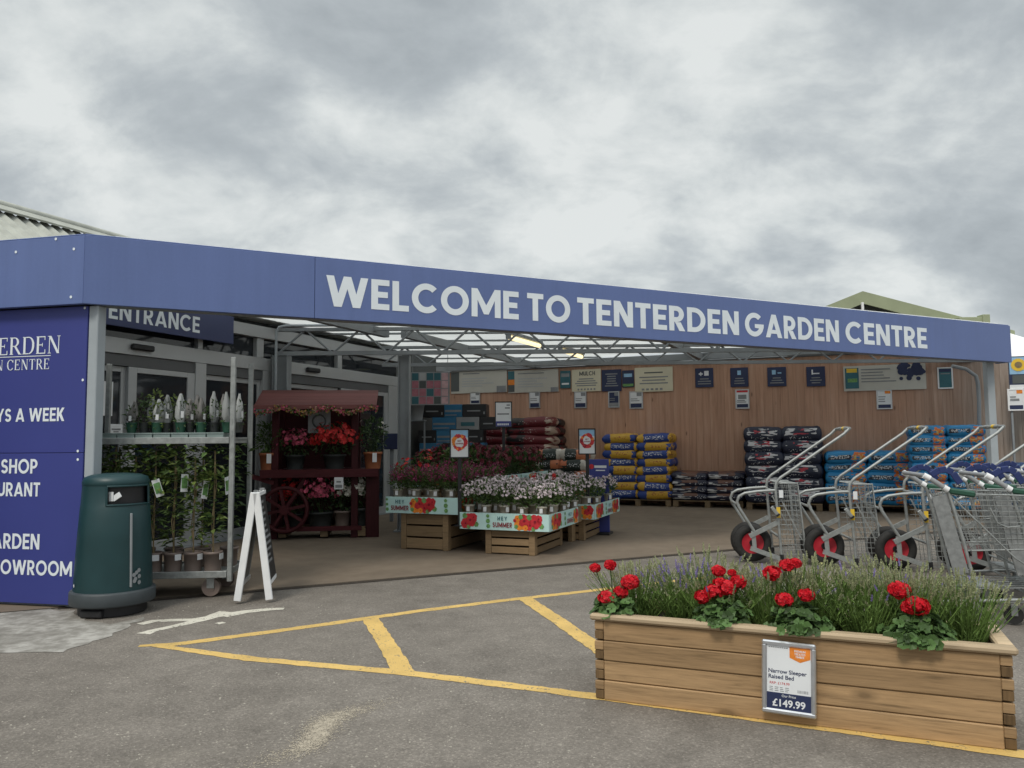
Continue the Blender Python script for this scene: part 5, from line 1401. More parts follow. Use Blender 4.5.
pole_sign('poster stand with a red wreath on the low right table, tilted slightly', 587, 429.5, 453.5, TP(T3, -.20, .03, 0).y, Z2+.02, 'wreath', rad(-12))
pole_sign('plain white and blue poster stand on the back table', 503.5, 402.5, 426.5, TP(T4, -.8, .30, 0).y, Z4+.02, 'plain', rad(0))
bs = thing('blue_sign_board', 'upright blue advertising board standing behind the low right table', 'sign', (G(600, 540).x+.05, 10.75, .010), rad(-18))
zt = lz(10.75, 460, 600)
mb = MB(); mb.box(-.15, .15, 0, .03, .03, zt, .004); mb.build('board', M['wallblue'], bs)
mb = MB(); mb.box(-.17, .17, -.12, .16, 0, .028, .008); mb.build('foot', M['black'], bs)
mb = MB(); mb.box(-.06, -.035, -.004, -.001, zt-.45, zt-.27); mb.box(.035, .06, -.004, -.001, zt-.45, zt-.27); mb.box(-.034, .034, -.004, -.001, zt-.295, zt-.27)
mb.box(-.05, .12, -.004, -.001, zt-.12, zt-.085); mb.box(-.03, .10, -.004, -.001, zt-.16, zt-.145); mb.build('print', M['paper'], bs)
mb = MB(); mb.disc((-.09, -.004, zt-.1), (0, -1, 0), .035, 14); mb.build('print', M['pred'], bs)
# ------------------------------------------------------------------ pallets of sacks
def pallet(lab, p, rz, w, d):
    t = thing('pallet', lab, 'pallet', p, rz, 'pallets under the sacks')
    mb = MB()
    for k in range(6): mb.box(-w/2, w/2, d*k/6+.01, d*(k+1)/6-.015, .108, .128, .002)
    for x in (-w/2+.05, 0, w/2-.05): mb.box(x-.05, x+.05, .01, d-.02, .018, .106)
    for x in (-w/2+.05, 0, w/2-.05): mb.box(x-.05, x+.05, 0, d, 0, .016)
    mb.build('deck', M['pallet'], t)
LAYER = ['bottom layer', 'second layer up', 'third layer up', 'fourth layer up', 'fifth layer up', 'sixth layer up', 'seventh layer up', 'eighth layer up', 'ninth layer up', 'tenth layer up']
def sacks(px0, px1, Y, nl, top_py, kinds, where, what, cols=2, rows=2, seed=0, rz=GRID, base=.135, tops=None):
    """a pallet of sacks whose front edge runs between two photo columns at depth Y"""
    rg = random.Random(seed)
    pm = (px0+px1)/2; d = ray(pm, 440); X = d.x/d.y*Y
    W_ = abs(px1-px0)/F*Y/(math.cos(rz)+math.sin(-rz)*0.0)*1.0
    ang = math.atan2(d.x, d.y); W_ = abs(px1-px0)/F*Y/(math.cos(rz)+math.tan(ang)*math.sin(-rz)*(-1)*(-1))
    L = W_/cols; Dp = L*.66
    ztop = lz(Y, top_py, pm); lh = (ztop-base)/nl
    c, s = math.cos(rz), math.sin(rz)
    P = lambda x, y, z: Vector((X+c*x-s*y, Y+s*x+c*y, z))
    pallet(f'wooden pallet under {where}', P(0, .03, .010), rz, W_*.98, Dp*rows)
    meshes = {k: [sack_mesh('sack', L*1.07, Dp*1.07, lh*1.28, SACK[k], seed*10+q) for q in range(4)] for k in set(sum([list(k) for k in kinds], []))}
    for l in range(nl):
        kk = kinds[l % len(kinds)]
        for r in range(rows):
            for q in range(cols):
                if tops and l >= tops[q]: continue
                k = kk[q % len(kk)]
                o = bpy.data.objects.new('sack', rg.choice(meshes[k])); COL.objects.link(o)
                o.location = P((q-(cols-1)/2)*L+rg.uniform(-.02, .02), Dp*(r+.5)+rg.uniform(-.015, .03), base+l*lh)
                o.rotation_euler = (rg.uniform(-.03, .03), rg.uniform(-.04, .04), rz+rg.uniform(-.08, .08)+(PI if r else 0))
                side = ['left', 'right'][q] if cols == 2 else ['left', 'middle', 'right'][q]
                tag(o, f'{what} in {where}, {LAYER[l]}, {side} {"front" if r == 0 else "rear"}', 'sack', what+'s in '+where)
sacks(603, 669, 15.2, 8, 436, [('yb', 'by'), ('by', 'yb')], 'the yellow and blue stack', 'compost sack', seed=1)
sacks(670, 741, 14.7, 4, 474, [('bn', 'bn')], 'the low navy stack', 'navy and white sack', seed=2)
sacks(743, 820, 14.0, 6, 430, [('jack', 'jack')], 'the tall navy stack', 'wavy logo sack', seed=3)
sacks(825, 908, 13.5, 5, 454, [('bo', 'bo')], 'the low bright blue stack', 'orange panelled sack', seed=4)
sacks(910, 984, 12.5, 9, 428, [('bo', 'bo')], 'the tall bright blue stack', 'orange panelled sack', seed=5)
sacks(988, 1050, 11.6, 6, 466, [('db', 'db')], 'the deep blue stack at far right', 'plain blue sack', seed=6)
sacks(464, 548, 15.9, 9, 420, [('rb', 'rb')], 'the dark red stack at the back', 'dark red sack', seed=7)
sacks(534, 584, 13.0, 6, 452, [('ob', 'bl'), ('bl', 'ob')], 'the black and orange stack', 'black and orange sack', seed=8)

# cartons at the back left
M['cartblack'] = plain('black_carton', (0.022, 0.022, 0.024, 1), 0.45, 0.1, 6)
M['cartblue'] = plain('blue_carton', (0.035, 0.16, 0.30, 1), 0.45, 0.1, 6)
M['cartgrey'] = plain('grey_carton', (0.28, 0.29, 0.30, 1), 0.45, 0.1, 6)
CX0 = Vector(((419-512)/F*15.2, 15.2, 0)); cr = GRID*.3
rg = random.Random(12)
def carton(x0, x1, z0, z1, kind, lab):
    c, s = math.cos(cr), math.sin(cr)
    t = thing('carton', lab, 'box', CX0+Vector((c*(x0+x1)/2, s*(x0+x1)/2, z0)), cr, 'cartons stacked at the back left')
    w = x1-x0-.006; h = z1-z0-.003
    mb = MB(); mb.box(-w/2, w/2, 0, .40, 0, h, .006); mb.build('box', M['cart'+kind], t)
    mb = MB()
    if kind == 'blue': mb.box(-w*.46, w*.46, -.003, -.001, h*.40, h*.56); mb.box(-w*.46, w*.2, -.003, -.001, h*.12, h*.2)
    elif kind == 'black': mb.box(-w*.3, w*.25, -.003, -.001, h*.42, h*.52); mb.box(w*.38, w*.44, -.003, -.001, h*.2, h*.4)
    else: mb.box(-w*.3, w*.3, -.003, -.001, h*.3, h*.6)
    mb.build('print', M['pgrey'] if kind != 'grey' else M['teal'], t)
rows_ = [('blue', 'black', 'blue'), ('black', 'blue', 'black'), ('black', 'blue', 'grey'), ('blue', 'black', 'blue'), ('black', 'blue', 'black'), ('blue', 'grey', 'black', 'blue'), ('black', 'blue', 'black')]
zr = .010; hz = (lz(15.2, 404.5, 440)-.010)/8
rows_ = rows_[:2]+[('blue', 'black', 'blue')]+rows_[2:]
for r, row in enumerate(rows_):
    off = [0, .05, .0, -.03, .02, .0, .28, .06][r]; wds = [.52, .50, .34]
    x = off-.02
    for q, k in enumerate(row[:3]):
        wd = [.48, .46, .36][(q+r) % 3]
        carton(x, x+wd, zr+hz*r, zr+hz*(r+1), k, f'{k} printed carton in the back left stack, {LAYER[r]}, {["left","middle","right"][q]}'); x += wd
t = thing('hanging_poster', 'large poster of small pink and teal pictures beside the grey column', 'poster', ((430-512)/F*14.2, 14.2, 0), 0)
zt = lz(14.2, 372, 430); zb = lz(14.2, 405, 430); w = 39/F*14.2
mb = MB(); mb.box(-w/2, w/2, 0, .01, zb, zt); mb.build('sheet', M['cartgrey'], t)
rg = random.Random(3); cells = {}
for i in range(5):
    for j in range(4):
        k = rg.choice(['teal', 'teal', 'pinkprint', 'sagedark', 'pinkprint', 'trim']) if i < 4 else 'palepinkprint'
        cells.setdefault(k, MB()).box(-w*.48+w*.19*i+.008, -w*.48+w*.19*(i+1)-.008, -.004, -.001, zb+(zt-zb)*(.02+.24*j)+.008, zb+(zt-zb)*(.02+.24*(j+1))-.008)
M['pinkprint'] = plain('pink_print', (0.42, 0.16, 0.20, 1), 0.5, 0.2, 9); M['palepinkprint'] = plain('pale_pink_print', (0.55, 0.36, 0.38, 1), 0.5, 0.2, 9)
for k, mb in cells.items(): mb.build('print', M[k], t)
mb = MB(); mb.tube([(-w*.45, .01, zt), (-w*.45, .01, 3.0)], .006, 5); mb.tube([(w*.45, .01, zt), (w*.45, .01, 3.0)], .006, 5); mb.build('hanger', M['greysteel'], t)
t = thing('plastic_tub', 'pale plastic tub on top of the cartons beside the column', 'tub', ((416-512)/F*14.9, 14.9, lz(14.9, 420, 416)), 0)
h = lz(14.9, 405, 416)-lz(14.9, 420, 416)
mb = MB(); mb.lathe([(.12, 0), (.16, h), (.17, h), (.15, h-.01), (.11, .01)], 20); mb.build('tub_shell', M['cartgrey'], t)
t = thing('tub_shelf', 'narrow dark shelf holding the pale tub beside the column', 'shelf', ((416-512)/F*14.9, 14.9, 0), 0)
hs = lz(14.9, 420, 416)
mb = MB(); mb.box(-.18, .18, -.18, .18, hs-.02, hs-.001); mb.build('top', M['greysteel'], t)
for x in (-.16, .16):
    mb = MB(); mb.box(x-.015, x+.015, -.015, .015, .009, hs-.021); mb.build('leg', M['greysteel'], t)
bk = thing('blue_bin_box', 'plain navy box fixed to the door jamb behind the maroon stand', 'box', ((391-512)/F*12.6, 12.6, .010), 0)
zt = lz(12.6, 434, 391); zb = lz(12.6, 450, 391); mb = MB(); mb.box(-.12, .12, 0, .15, zb, zt, .01); mb.build('body', M['navy'], bk)
mb = MB(); mb.box(-.03, .03, .05, .10, 0, zb-.001); mb.build('post', M['greysteel'], bk)

# ------------------------------------------------------------------ raised planter
PO = G(595.5, 699); PE = G(1018, 752); PD = (PE-PO).normalized(); PA = math.atan2(PD.y, PD.x); PL = (PE-PO).length; PW = .46; PH = .425
pn = thing('raised_planter', 'long low planter of pale timber sleepers in the right foreground', 'planter', PO, PA)
rg = random.Random(8)
bh = (PH-.035)/4
for (y0, nm) in ((0, 'front_board'), (PW-.045, 'rear_board')):
    for k in range(4):
        jy = rg.uniform(-.004, .004); z0, z1 = k*bh+.0015, (k+1)*bh-.0015; zm = z0+(z1-z0)*.52
        mb = MB(); mb.box(.046, PL-.046, y0+jy, y0+.045, z0, z1, .0045)
        mb.box(.0, .0455, y0+jy+.001, y0+.044, zm, z1-.002, .003); mb.box(PL-.0455, PL, y0+jy+.001, y0+.044, zm, z1-.002, .003)
        mb.build(nm, M['sleeper'], pn)
for (x0) in (0, PL-.045):
    for k in range(4):
        z0, z1 = k*bh+.006, (k+1)*bh-.005; zm = z0+(z1-z0)*.48
        mb = MB(); mb.box(x0+.003, x0+.042, .047, PW-.047, z0, z1, .005)
        mb.box(x0+.0015, x0+.0435, .0015, .0465, z0, zm, .002); mb.build('end_board', M['sleeperend'], pn)
for (a, b, c, d, nm) in ((-.020, PL+.020, -.020, .048, 'cap_rail'), (-.020, PL+.020, PW-.048, PW+.020, 'cap_rail')):
    mb = MB(); mb.box(a, b, c, d, PH-.033, PH, .010); mb.build(nm, M['caprail'], pn)
for (a, b) in ((-.019, .048), (PL-.048, PL+.019)):
    mb = MB(); mb.box(a, b, .050, PW-.050, PH-.032, PH-.001, .008); mb.build('cap_rail', M['caprail'], pn)
mb = MB(); mb.box(.046, PL-.046, .046, PW-.046, .02, PH-.06); mb.build('soil', M['soil'], pn)
RP = Matrix.Translation(PO) @ Matrix.Rotation(PA, 4, 'Z')
def onp(px, py, y):                      # photo pixel on an upright plane through the planter at depth y -> local x, z
    o = RP @ Vector((0, y, 0)); p = W(px, py, Vector((o.x, o.y)), Vector((PD.x, PD.y)))
    return (Vector((p.x, p.y, 0))-Vector((o.x, o.y, 0))).dot(PD), p.z
# lavender
def lavender(name, lab, x, y, seed, n, hmin, hmax, spread, purple):
    t = thing('lavender', lab, 'plant', RP @ Vector((x, y, PH-.06)), PA, 'lavender plants in the planter'); rg = random.Random(seed)
    st = MB(); bu = MB()
    for k in range(n):
        a = rg.uniform(0, 2*PI); r = rg.random()**.55; b = Vector((.09*r*math.cos(a), .07*r*math.sin(a), 0))
        h = rg.uniform(hmin, hmax)*(1.04-.28*r*r); out = Vector((math.cos(a)*spread*r, math.sin(a)*spread*.72*r, 0))
        sw = Vector((rg.gauss(0, .018), rg.gauss(0, .018), 0))
        p = [b, b+out*.35+Vector((0, 0, h*.45))+sw, b+out*.9+sw*1.6+Vector((0, 0, h))]
        st.tube(p, [.0032, .0024, .0012], 3, 0, False, False)
        # narrow leaves
        for q in range(rg.randint(4, 7)):
            u_ = rg.uniform(.08, .82); pp = p[0].lerp(p[1], u_*2) if u_ < .5 else p[1].lerp(p[2], u_*2-1)
            d = Vector((rg.gauss(0, 1), rg.gauss(0, 1), rg.uniform(.8, 2.2))).normalized()
            add_leaf(st, pp, d, rdir(rg), rg.uniform(.030, .060)*(1.15-u_*.5), .0062, 0)
        # flower head
        d = (p[2]-p[1]).normalized(); L = rg.uniform(.020, .045); m = 1 if rg.random() < purple else 0
        if rg.random() < .82:
            for q in range(5):
                c = p[2]-d*L*(.0)+d*(L*q/4); w = .0075*(1-.55*abs(q/4-.4))
                for z_ in range(3):
                    aa = z_*2.1+q; e = d.orthogonal().normalized(); e2 = d.cross(e); dd = e*math.cos(aa)+e2*math.sin(aa)
                    bu.add([c, c+dd*w+d*.003, c+d*.012, c-dd*w*.3+d*.006], [(0, 1, 2, 3)], m)
    st.build('stems', M['lavleaf'], t); bu.build('flower_spikes', [M['lavbud'], M['lavflower']], t)
LX = [.17, onp(682, 570, .23)[0], .60, .83, 1.05, 1.26, 1.46, 1.66]
LW = ['at the left end of the planter', 'with lilac flower tips just left of the second red geranium', 'directly behind the second red geranium', 'right of the second red geranium', 'behind the price sign and third geranium', 'in the middle right of the planter, full and tall', 'behind the rightmost red geranium', 'at the right end of the planter']
for i, x in enumerate(LX):
    lavender('lavender', 'green lavender bush '+LW[i], x, .23+.03*math.sin(i*2), 600+i, 150, .18+.03*(i > 2), .295+.035*(i in (4, 5, 6))-.03*(i == 0), .17-.05*(i == 7), .50 if i == 1 else .03)
for i, (x, y, l) in enumerate(((.50, .36, 'behind the lilac flower tips along the planter back'), (.95, .36, 'along the planter back behind the third geranium'), (1.40, .36, 'along the planter back in front of the trolleys'))):
    lavender('lavender', 'sparse grey green lavender '+l, x, y, 640+i, 85, .22, .34, .20, .03)

# geraniums
def geranium(lab, x, y, heads, nleaf, seed, rx=.12, drop=0.0):
    t = thing('geranium', lab, 'plant', RP @ Vector((x, y, PH-.05)), PA, 'red geraniums in the planter'); rg = random.Random(seed)
    mb = MB(); stm = MB()
    for k in range(int(nleaf*1.7)):
        d = rdir(rg)*rg.uniform(.45, 1.22); c = Vector((d.x*rx*.92, d.y*rx*.62-.02, .045+abs(d.z)*.095-(.0 if d.y > 0 else drop*abs(d.y)*.55)))*1.0
        c.z = max(c.z, .048 if y+c.y < .06 else .03)
        nrm = (Vector((d.x*.6, d.y*.6-.35, .8))+rdir(rg)*.45).normalized(); r = rg.uniform(.016, .031)
        a = nrm.orthogonal().normalized(); b = nrm.cross(a); vs = [c-nrm*r*.25]
        for q in range(12):
            th = 2*PI*q/12; rr = r*(1.0 if q % 2 else .84)*(.55 if q == 0 else 1); vs.append(c+(a*math.cos(th)+b*math.sin(th))*rr+nrm*r*.12*math.sin(2*th))
        mb.add(vs, [(0, q+1, (q+1) % 12+1) for q in range(12)])
        stm.tube([(0, 0, 0), c*.6+Vector((0, 0, .01)), c], .0025, 4, 0, False)
    if drop > .04:
        for k in range(int(drop*140)):
            c = Vector((rg.gauss(0, .032), -y-.034-rg.random()*.014, .066-rg.random()**1.5*drop*.30)); nrm = (Vector((0, -1, .45))+rdir(rg)*.5).normalized(); r = rg.uniform(.016, .029)
            a = nrm.orthogonal().normalized(); b = nrm.cross(a); vs = [c-nrm*r*.25]
            for q in range(12):
                th = 2*PI*q/12; rr = r*(1.0 if q % 2 else .84)*(.55 if q == 0 else 1); vs.append(c+(a*math.cos(th)+b*math.sin(th))*rr+nrm*r*.12*math.sin(2*th))
            mb.add(vs, [(0, q+1, (q+1) % 12+1) for q in range(12)])
            stm.tube([(0, 0, .03), (c.x*.6, -y*.7, .075), c], .0025, 4, 0, False)
    mb.build('leaves', M['leafgera'], t)
    for (px, py, r, yy) in heads:
        lx_, z = onp(px, py, yy); c = Vector((lx_-x, yy-y, z-(PH-.05)))
        stm.tube([(c.x*.15, c.y*.15, 0), Vector((c.x*.6, c.y*.6, c.z*.6)), c], .0032, 5, 0, False)
        hb = MB(); fs = rg.uniform(.0125, .016)
        n = int(34+r*1300)
        hb.lathe([(.001, -r*.55), (r*.6, -r*.3), (r*.72, .05*r), (r*.5, r*.45), (.001, r*.6)], 10, cx=0, cy=0); hb.v = [v+c for v in hb.v]
        for k in range(n):
            d = rdir(rg); d.z = d.z*.75+.22; d.normalize()
            bloom(hb, c+Vector((d.x*r, d.y*r, d.z*r*.78))*rg.uniform(.86, 1.06), d+rdir(rg)*.35, fs*rg.uniform(.85, 1.2), rg, 0, 5)
        for k in range(14): hb.tube([c-Vector((0, 0, r*.5)), c+rdir(rg)*r*.7], .0014, 3, 0, False)
        hb.build('flower_head', M['redpetal'], t)
    stm.build('stems', M['leaf'], t)
g = .10
geranium('red geranium at the left end of the planter with two small buds raised', onp(617, 605, .12)[0], .085, [(595, 568, .024, g), (610, 565, .026, g), (608, 598, .047, .06), (630, 582, .043, .09), (621, 592, .032, .07)], 70, 701, .11, .03)
geranium('red geranium with a wide cluster of heads, second from the left', onp(724, 608, .12)[0], .085, [(718.5, 571, .030, .13), (732, 573, .014, .13), (702, 597, .036, .07), (713, 592, .042, .07), (727, 588, .040, .08), (738, 582, .034, .11), (720, 583, .028, .10)], 95, 702, .13, .05)
geranium('red geranium with four separate round heads left of middle, behind the price sign', onp(800, 612, .12)[0], .085, [(772, 573, .040, .14), (787, 565, .032, .16), (795, 563.5, .024, .16), (784, 600, .037, .07), (806.5, 595, .032, .08)], 120, 703, .14, .10)
geranium('rightmost red geranium with two large heads, leaves hanging over the rail', onp(915, 622, .12)[0], .085, [(899.5, 590, .044, .09), (917, 606, .047, .06), (909, 607, .03, .07)], 120, 704, .14, .12)
t = thing('lady_mantle', 'pale yellow flowered plant low among the lavender behind the geraniums', 'plant', RP @ Vector((1.15, .40, PH-.06)), PA); rg = random.Random(66)
mb = MB(); clump(mb, (0, 0, .09), .22, .07, .12, 120, .05, .04, rg, 0, .4); mb.build('leaves', M['leaf'], t)
mb = MB()
for k in range(170): bloom(mb, (rg.uniform(-.26, .26), rg.uniform(-.06, .06), .20+rg.gauss(.02, .025)), rdir(rg)+Vector((0, 0, 1)), .009, rg, 0, 4)
mb.build('flowers', leafmat('pale_yellow_flower', (0.48, 0.47, 0.20, 1), .3), t)

# price sign on the planter
sxl, zt = onp(760, 640, -.03); sxr, _ = onp(814, 646, -.03); _, zb = onp(763, 712, -.03)
zt2 = onp(787, 641, -.03)[1]; zb2 = onp(790, 713.5, -.03)[1]
Wd = sxr-sxl; Hg = zt2-zb2
ps = thing('price_sign', 'silver framed price sign fixed to the front of the timber planter', 'price sign', RP @ Vector((sxl, -.040, zb2)), PA)
ps.rotation_euler = (rad(-3), rad(1.5), PA)
f_ = .022
mb = MB()
for (a, b, c, d) in ((0, Wd, 0, f_), (0, Wd, Hg-f_, Hg)): mb.box(a, b, -.018, .004, c, d, .006)
for (a, b, c, d) in ((0, f_, f_-.004, Hg-f_+.004), (Wd-f_, Wd, f_-.004, Hg-f_+.004)): mb.box(a, b, -.0175, .0035, c, d, .006)
mb.build('frame', M['alu'], ps)
mb = MB(); mb.box(f_-.004, Wd-f_+.004, -.008, .002, f_-.004, Hg-f_+.004); mb.build('sheet', M['paper'], ps)
iw = Wd-2*f_; ih = Hg-2*f_
X_ = lambda u_: f_+iw*u_
Z_ = lambda v_: f_+ih*v_
mb = MB(); mb.box(X_(0), X_(1), -.0088, -.0081, Z_(0), Z_(.255)); mb.build('price_panel', M['navy'], ps)
mb = MB(); mb.add([(X_(.52), -.0086, Z_(1)), (X_(.52), -.0086, Z_(.83)), (X_(.76), -.0086, Z_(.765)), (X_(.99), -.0086, Z_(.83)), (X_(.99), -.0086, Z_(1))], [(0, 1, 2, 3, 4)]); mb.build('tag_print', M['porange'], ps)
mb = MB()
for k, (tx_, v_) in enumerate((('PREMIUM', .94), ('TREATED', .895), ('TIMBER', .85))): write(mb, tx_, X_(.755), Z_(v_)-.004, ih*.034, y=-.0092, gl=GLYB, align='c', wide=.92)
mb.build('lettering', M['paper'], ps)
mb = MB()
type_text(mb, 'Narrow Sleeper', X_(.03), Z_(.565), ih*.066, -.0086, .030)
type_text(mb, 'Raised Bed', X_(.03), Z_(.475), ih*.066, -.0086, .030); mb.build('lettering', M['navy'], ps)
mb = MB(); type_text(mb, 'RRP: £174.99', X_(.06), Z_(.385), ih*.042, -.0086, .008); mb.build('lettering', M['pred'], ps)
mb = MB(); rg = random.Random(5)
for k in range(4):
    for r in range(3): mb.box(X_(.06+.12*k), X_(.06+.12*k+rg.uniform(.06, .09)), -.0086, -.0082, Z_(.345-.028*r)-.003, Z_(.345-.028*r))
for k in range(12): mb.box(X_(.70+.021*k), X_(.70+.021*k+rg.uniform(.006, .013)), -.0086, -.0082, Z_(.285), Z_(.33))
for k in range(9): mb.box(X_(.04+.05*k), X_(.04+.05*k+.04), -.0086, -.0082, Z_(.965), Z_(.98))
mb.build('small_print', M['pgrey'], ps)
mb = MB(); type_text(mb, 'Our Price', X_(.5), Z_(.195), ih*.04, -.0094, .008, 'CENTER'); type_text(mb, '£149.99', X_(.5), Z_(.045), ih*.115, -.0094, .032, 'CENTER'); mb.build('lettering', M['paper'], ps)

# ------------------------------------------------------------------ garden trolleys (tipped up, two wheels)
K = .00219
def garden_trolley():
    t = thing('garden_trolley', 'p', 'garden trolley', (0, 0, 0), rad(-9), 'garden trolleys parked in a row')
    q = lambda X, Z, y: Vector(((X-152)*K*.955, y, max(.02, (682-Z)*K)))
    W2 = .56
    mb = MB()
    for y in (0, W2):
        mb.tube([q(625, 48, y), q(600, 72, y), q(500, 138, y), q(330, 252, y), q(290, 278, y), q(270, 300, y), q(264, 330, y), q(268, 400, y), q(278, 560, y), q(285, 668, y)], .0150, 10)
        mb.tube([q(262, 338, y), q(180, 343, y), q(115, 352, y), q(88, 366, y), q(76, 392, y), q(84, 418, y), q(155, 532, y)], .0150, 10)
        mb.bar(q(132, 556, y), q(268, 490, y), .03, .045); mb.bar(q(135, 612, y), q(290, 664, y), .03, .045)
        mb.bar(q(150, 530, y), q(156, 625, y), .012, .042)
    mb.tube([q(625, 48, 0), q(629, 46, .02), q(629, 46, W2-.02), q(625, 48, W2)], .0150, 10)
    for (X, Z) in ((264, 345), (278, 560), (84, 410)): mb.tube([q(X, Z, 0), q(X, Z, W2)], .014, 8)
    mb.build('frame', M['zinc'], t)
    mb = MB(); mb.tube([q(612, 56, W2*.1), q(612, 56, W2*.1+.001)], .01, 6)
    for y in (.12, .34): mb.tube([q(629, 46, y), q(629, 46, y+.10)], .021, 10)
    mb.build('grip', M['zinc'], t)
    mb = MB(); mb.tube([q(629, 46, .2), q(629, 46, .26)], .022, 10); mb.build('grip_label', M['pyellow'], t)
    # upright mesh platform
    mb = MB()
    X0, X1 = 282, 372
    for y in (.02, W2-.02):
        mb.tube([q(X0, 305, y), q(X1, 305, y), q(405, 676, y)], .011, 8); mb.bar(q(290, 380, y), q(384, 570, y), .006, .012)
        for k in range(1, 5): x = X0+(X1-X0)*k/5; mb.tube([q(x, 305, y), q(x+26, 672, y)], .0032, 4)
        for k in range(16): z = 318+k*23; mb.tube([q(X0+(z-305)*.02, z, y), q(X1+(z-305)*.088, z, y)], .0032, 4)
    for k in range(9):
        y = .02+(W2-.04)*k/8; mb.tube([q(X0, 305, y), q(X1, 305, y), q(404, 672, y)], .0035, 4)
    for k in range(14): z = 318+k*26; mb.tube([q(X1+(z-305)*.088, z, .02), q(X1+(z-305)*.088, z, W2-.02)], .0032, 4)
    for X in (300, 330, 350): mb.tube([q(X, 305, .02), q(X, 305, W2-.02)], .0035, 4)
    mb.build('mesh_platform', M['zinc'], t)
    for y in (.10, .36):
        c = q(152, 592, y)
        mb = MB(); mb.torus(c, (0, 1, 0), .150, .046, 32, 10); w = mb.build('wheel', M['rubber'], t)
        mb = MB()
        M4 = Matrix.Translation(c) @ Matrix.Rotation(PI/2, 4, 'X')
        b2 = MB(); b2.lathe([(.122, -.03), (.128, -.032), (.128, .032), (.122, .03)], 28); b2.lathe([(.035, -.018), (.06, -.012), (.105, -.020), (.122, -.03)], 28); b2.lathe([(.122, .03), (.105, .020), (.06, .012), (.035, .018)], 28)
        mb.add(b2.v, b2.f, 0, True, M4); mb.build('rim', M['redrim'], w)
        mb = MB(); mb.tube([c-Vector((0, .045, 0)), c+Vector((0, .045, 0))], .034, 14); mb.build('hub', M['black'], w)
    mb = MB(); mb.tube([q(152, 592, 0), q(152, 592, W2)], .012, 8); mb.build('axle', M['steel'], t)
    mb = MB(); mb.bar(q(240, 415, -.03), q(268, 452, -.03), .03, .035, c=.004); mb.build('stop_bracket', M['zinc'], t)
    mb = MB(); mb.bar(q(267, 450, -.03), q(272, 457, -.03), .036, .04); mb.bar(q(283, 640, 0), q(285, 672, 0), .038, .038); mb.bar(q(283, 640, W2), q(285, 672, W2), .038, .038); mb.build('rubber_stop', M['black'], t)
    mb = MB(); mb.box(-.016, .022, -.019, -.0172, -.06, .05, M=Matrix.Translation(q(272, 440, 0))); mb.build('caution_label', M['pyellow'], t)
    mb = MB(); mb.box(-.018, .022, -.020, -.0185, -.05, .03, M=Matrix.Translation(q(288, 350, 0))); mb.build('tag', M['paper'], t)
    return t
gt = garden_trolley()
GL = ['leftmost of the row of tipped up garden trolleys, in front of the tall navy sacks', 'second garden trolley from the left, tipped up with a red wheel rim', 'third garden trolley from the left, its lower half half hidden by shopping trolleys', 'fourth garden trolley, mostly hidden behind shopping trolley baskets', 'rightmost garden trolley whose handle leans in at the picture edge']
for i, (px, py) in enumerate(((754.5, 563), (827.5, 567), (900, 571), (975, 575), (1052, 579))):
    p = G(px, py, .01); p.z = .010
    o = gt if i == 0 else dup(gt, p, rad(-9+rnd.uniform(-1.5, 1.5)))
    o.location = p; o['label'] = GL[i]; o.scale = (p.y/8.28,)*3 if False else (1, 1, 1)

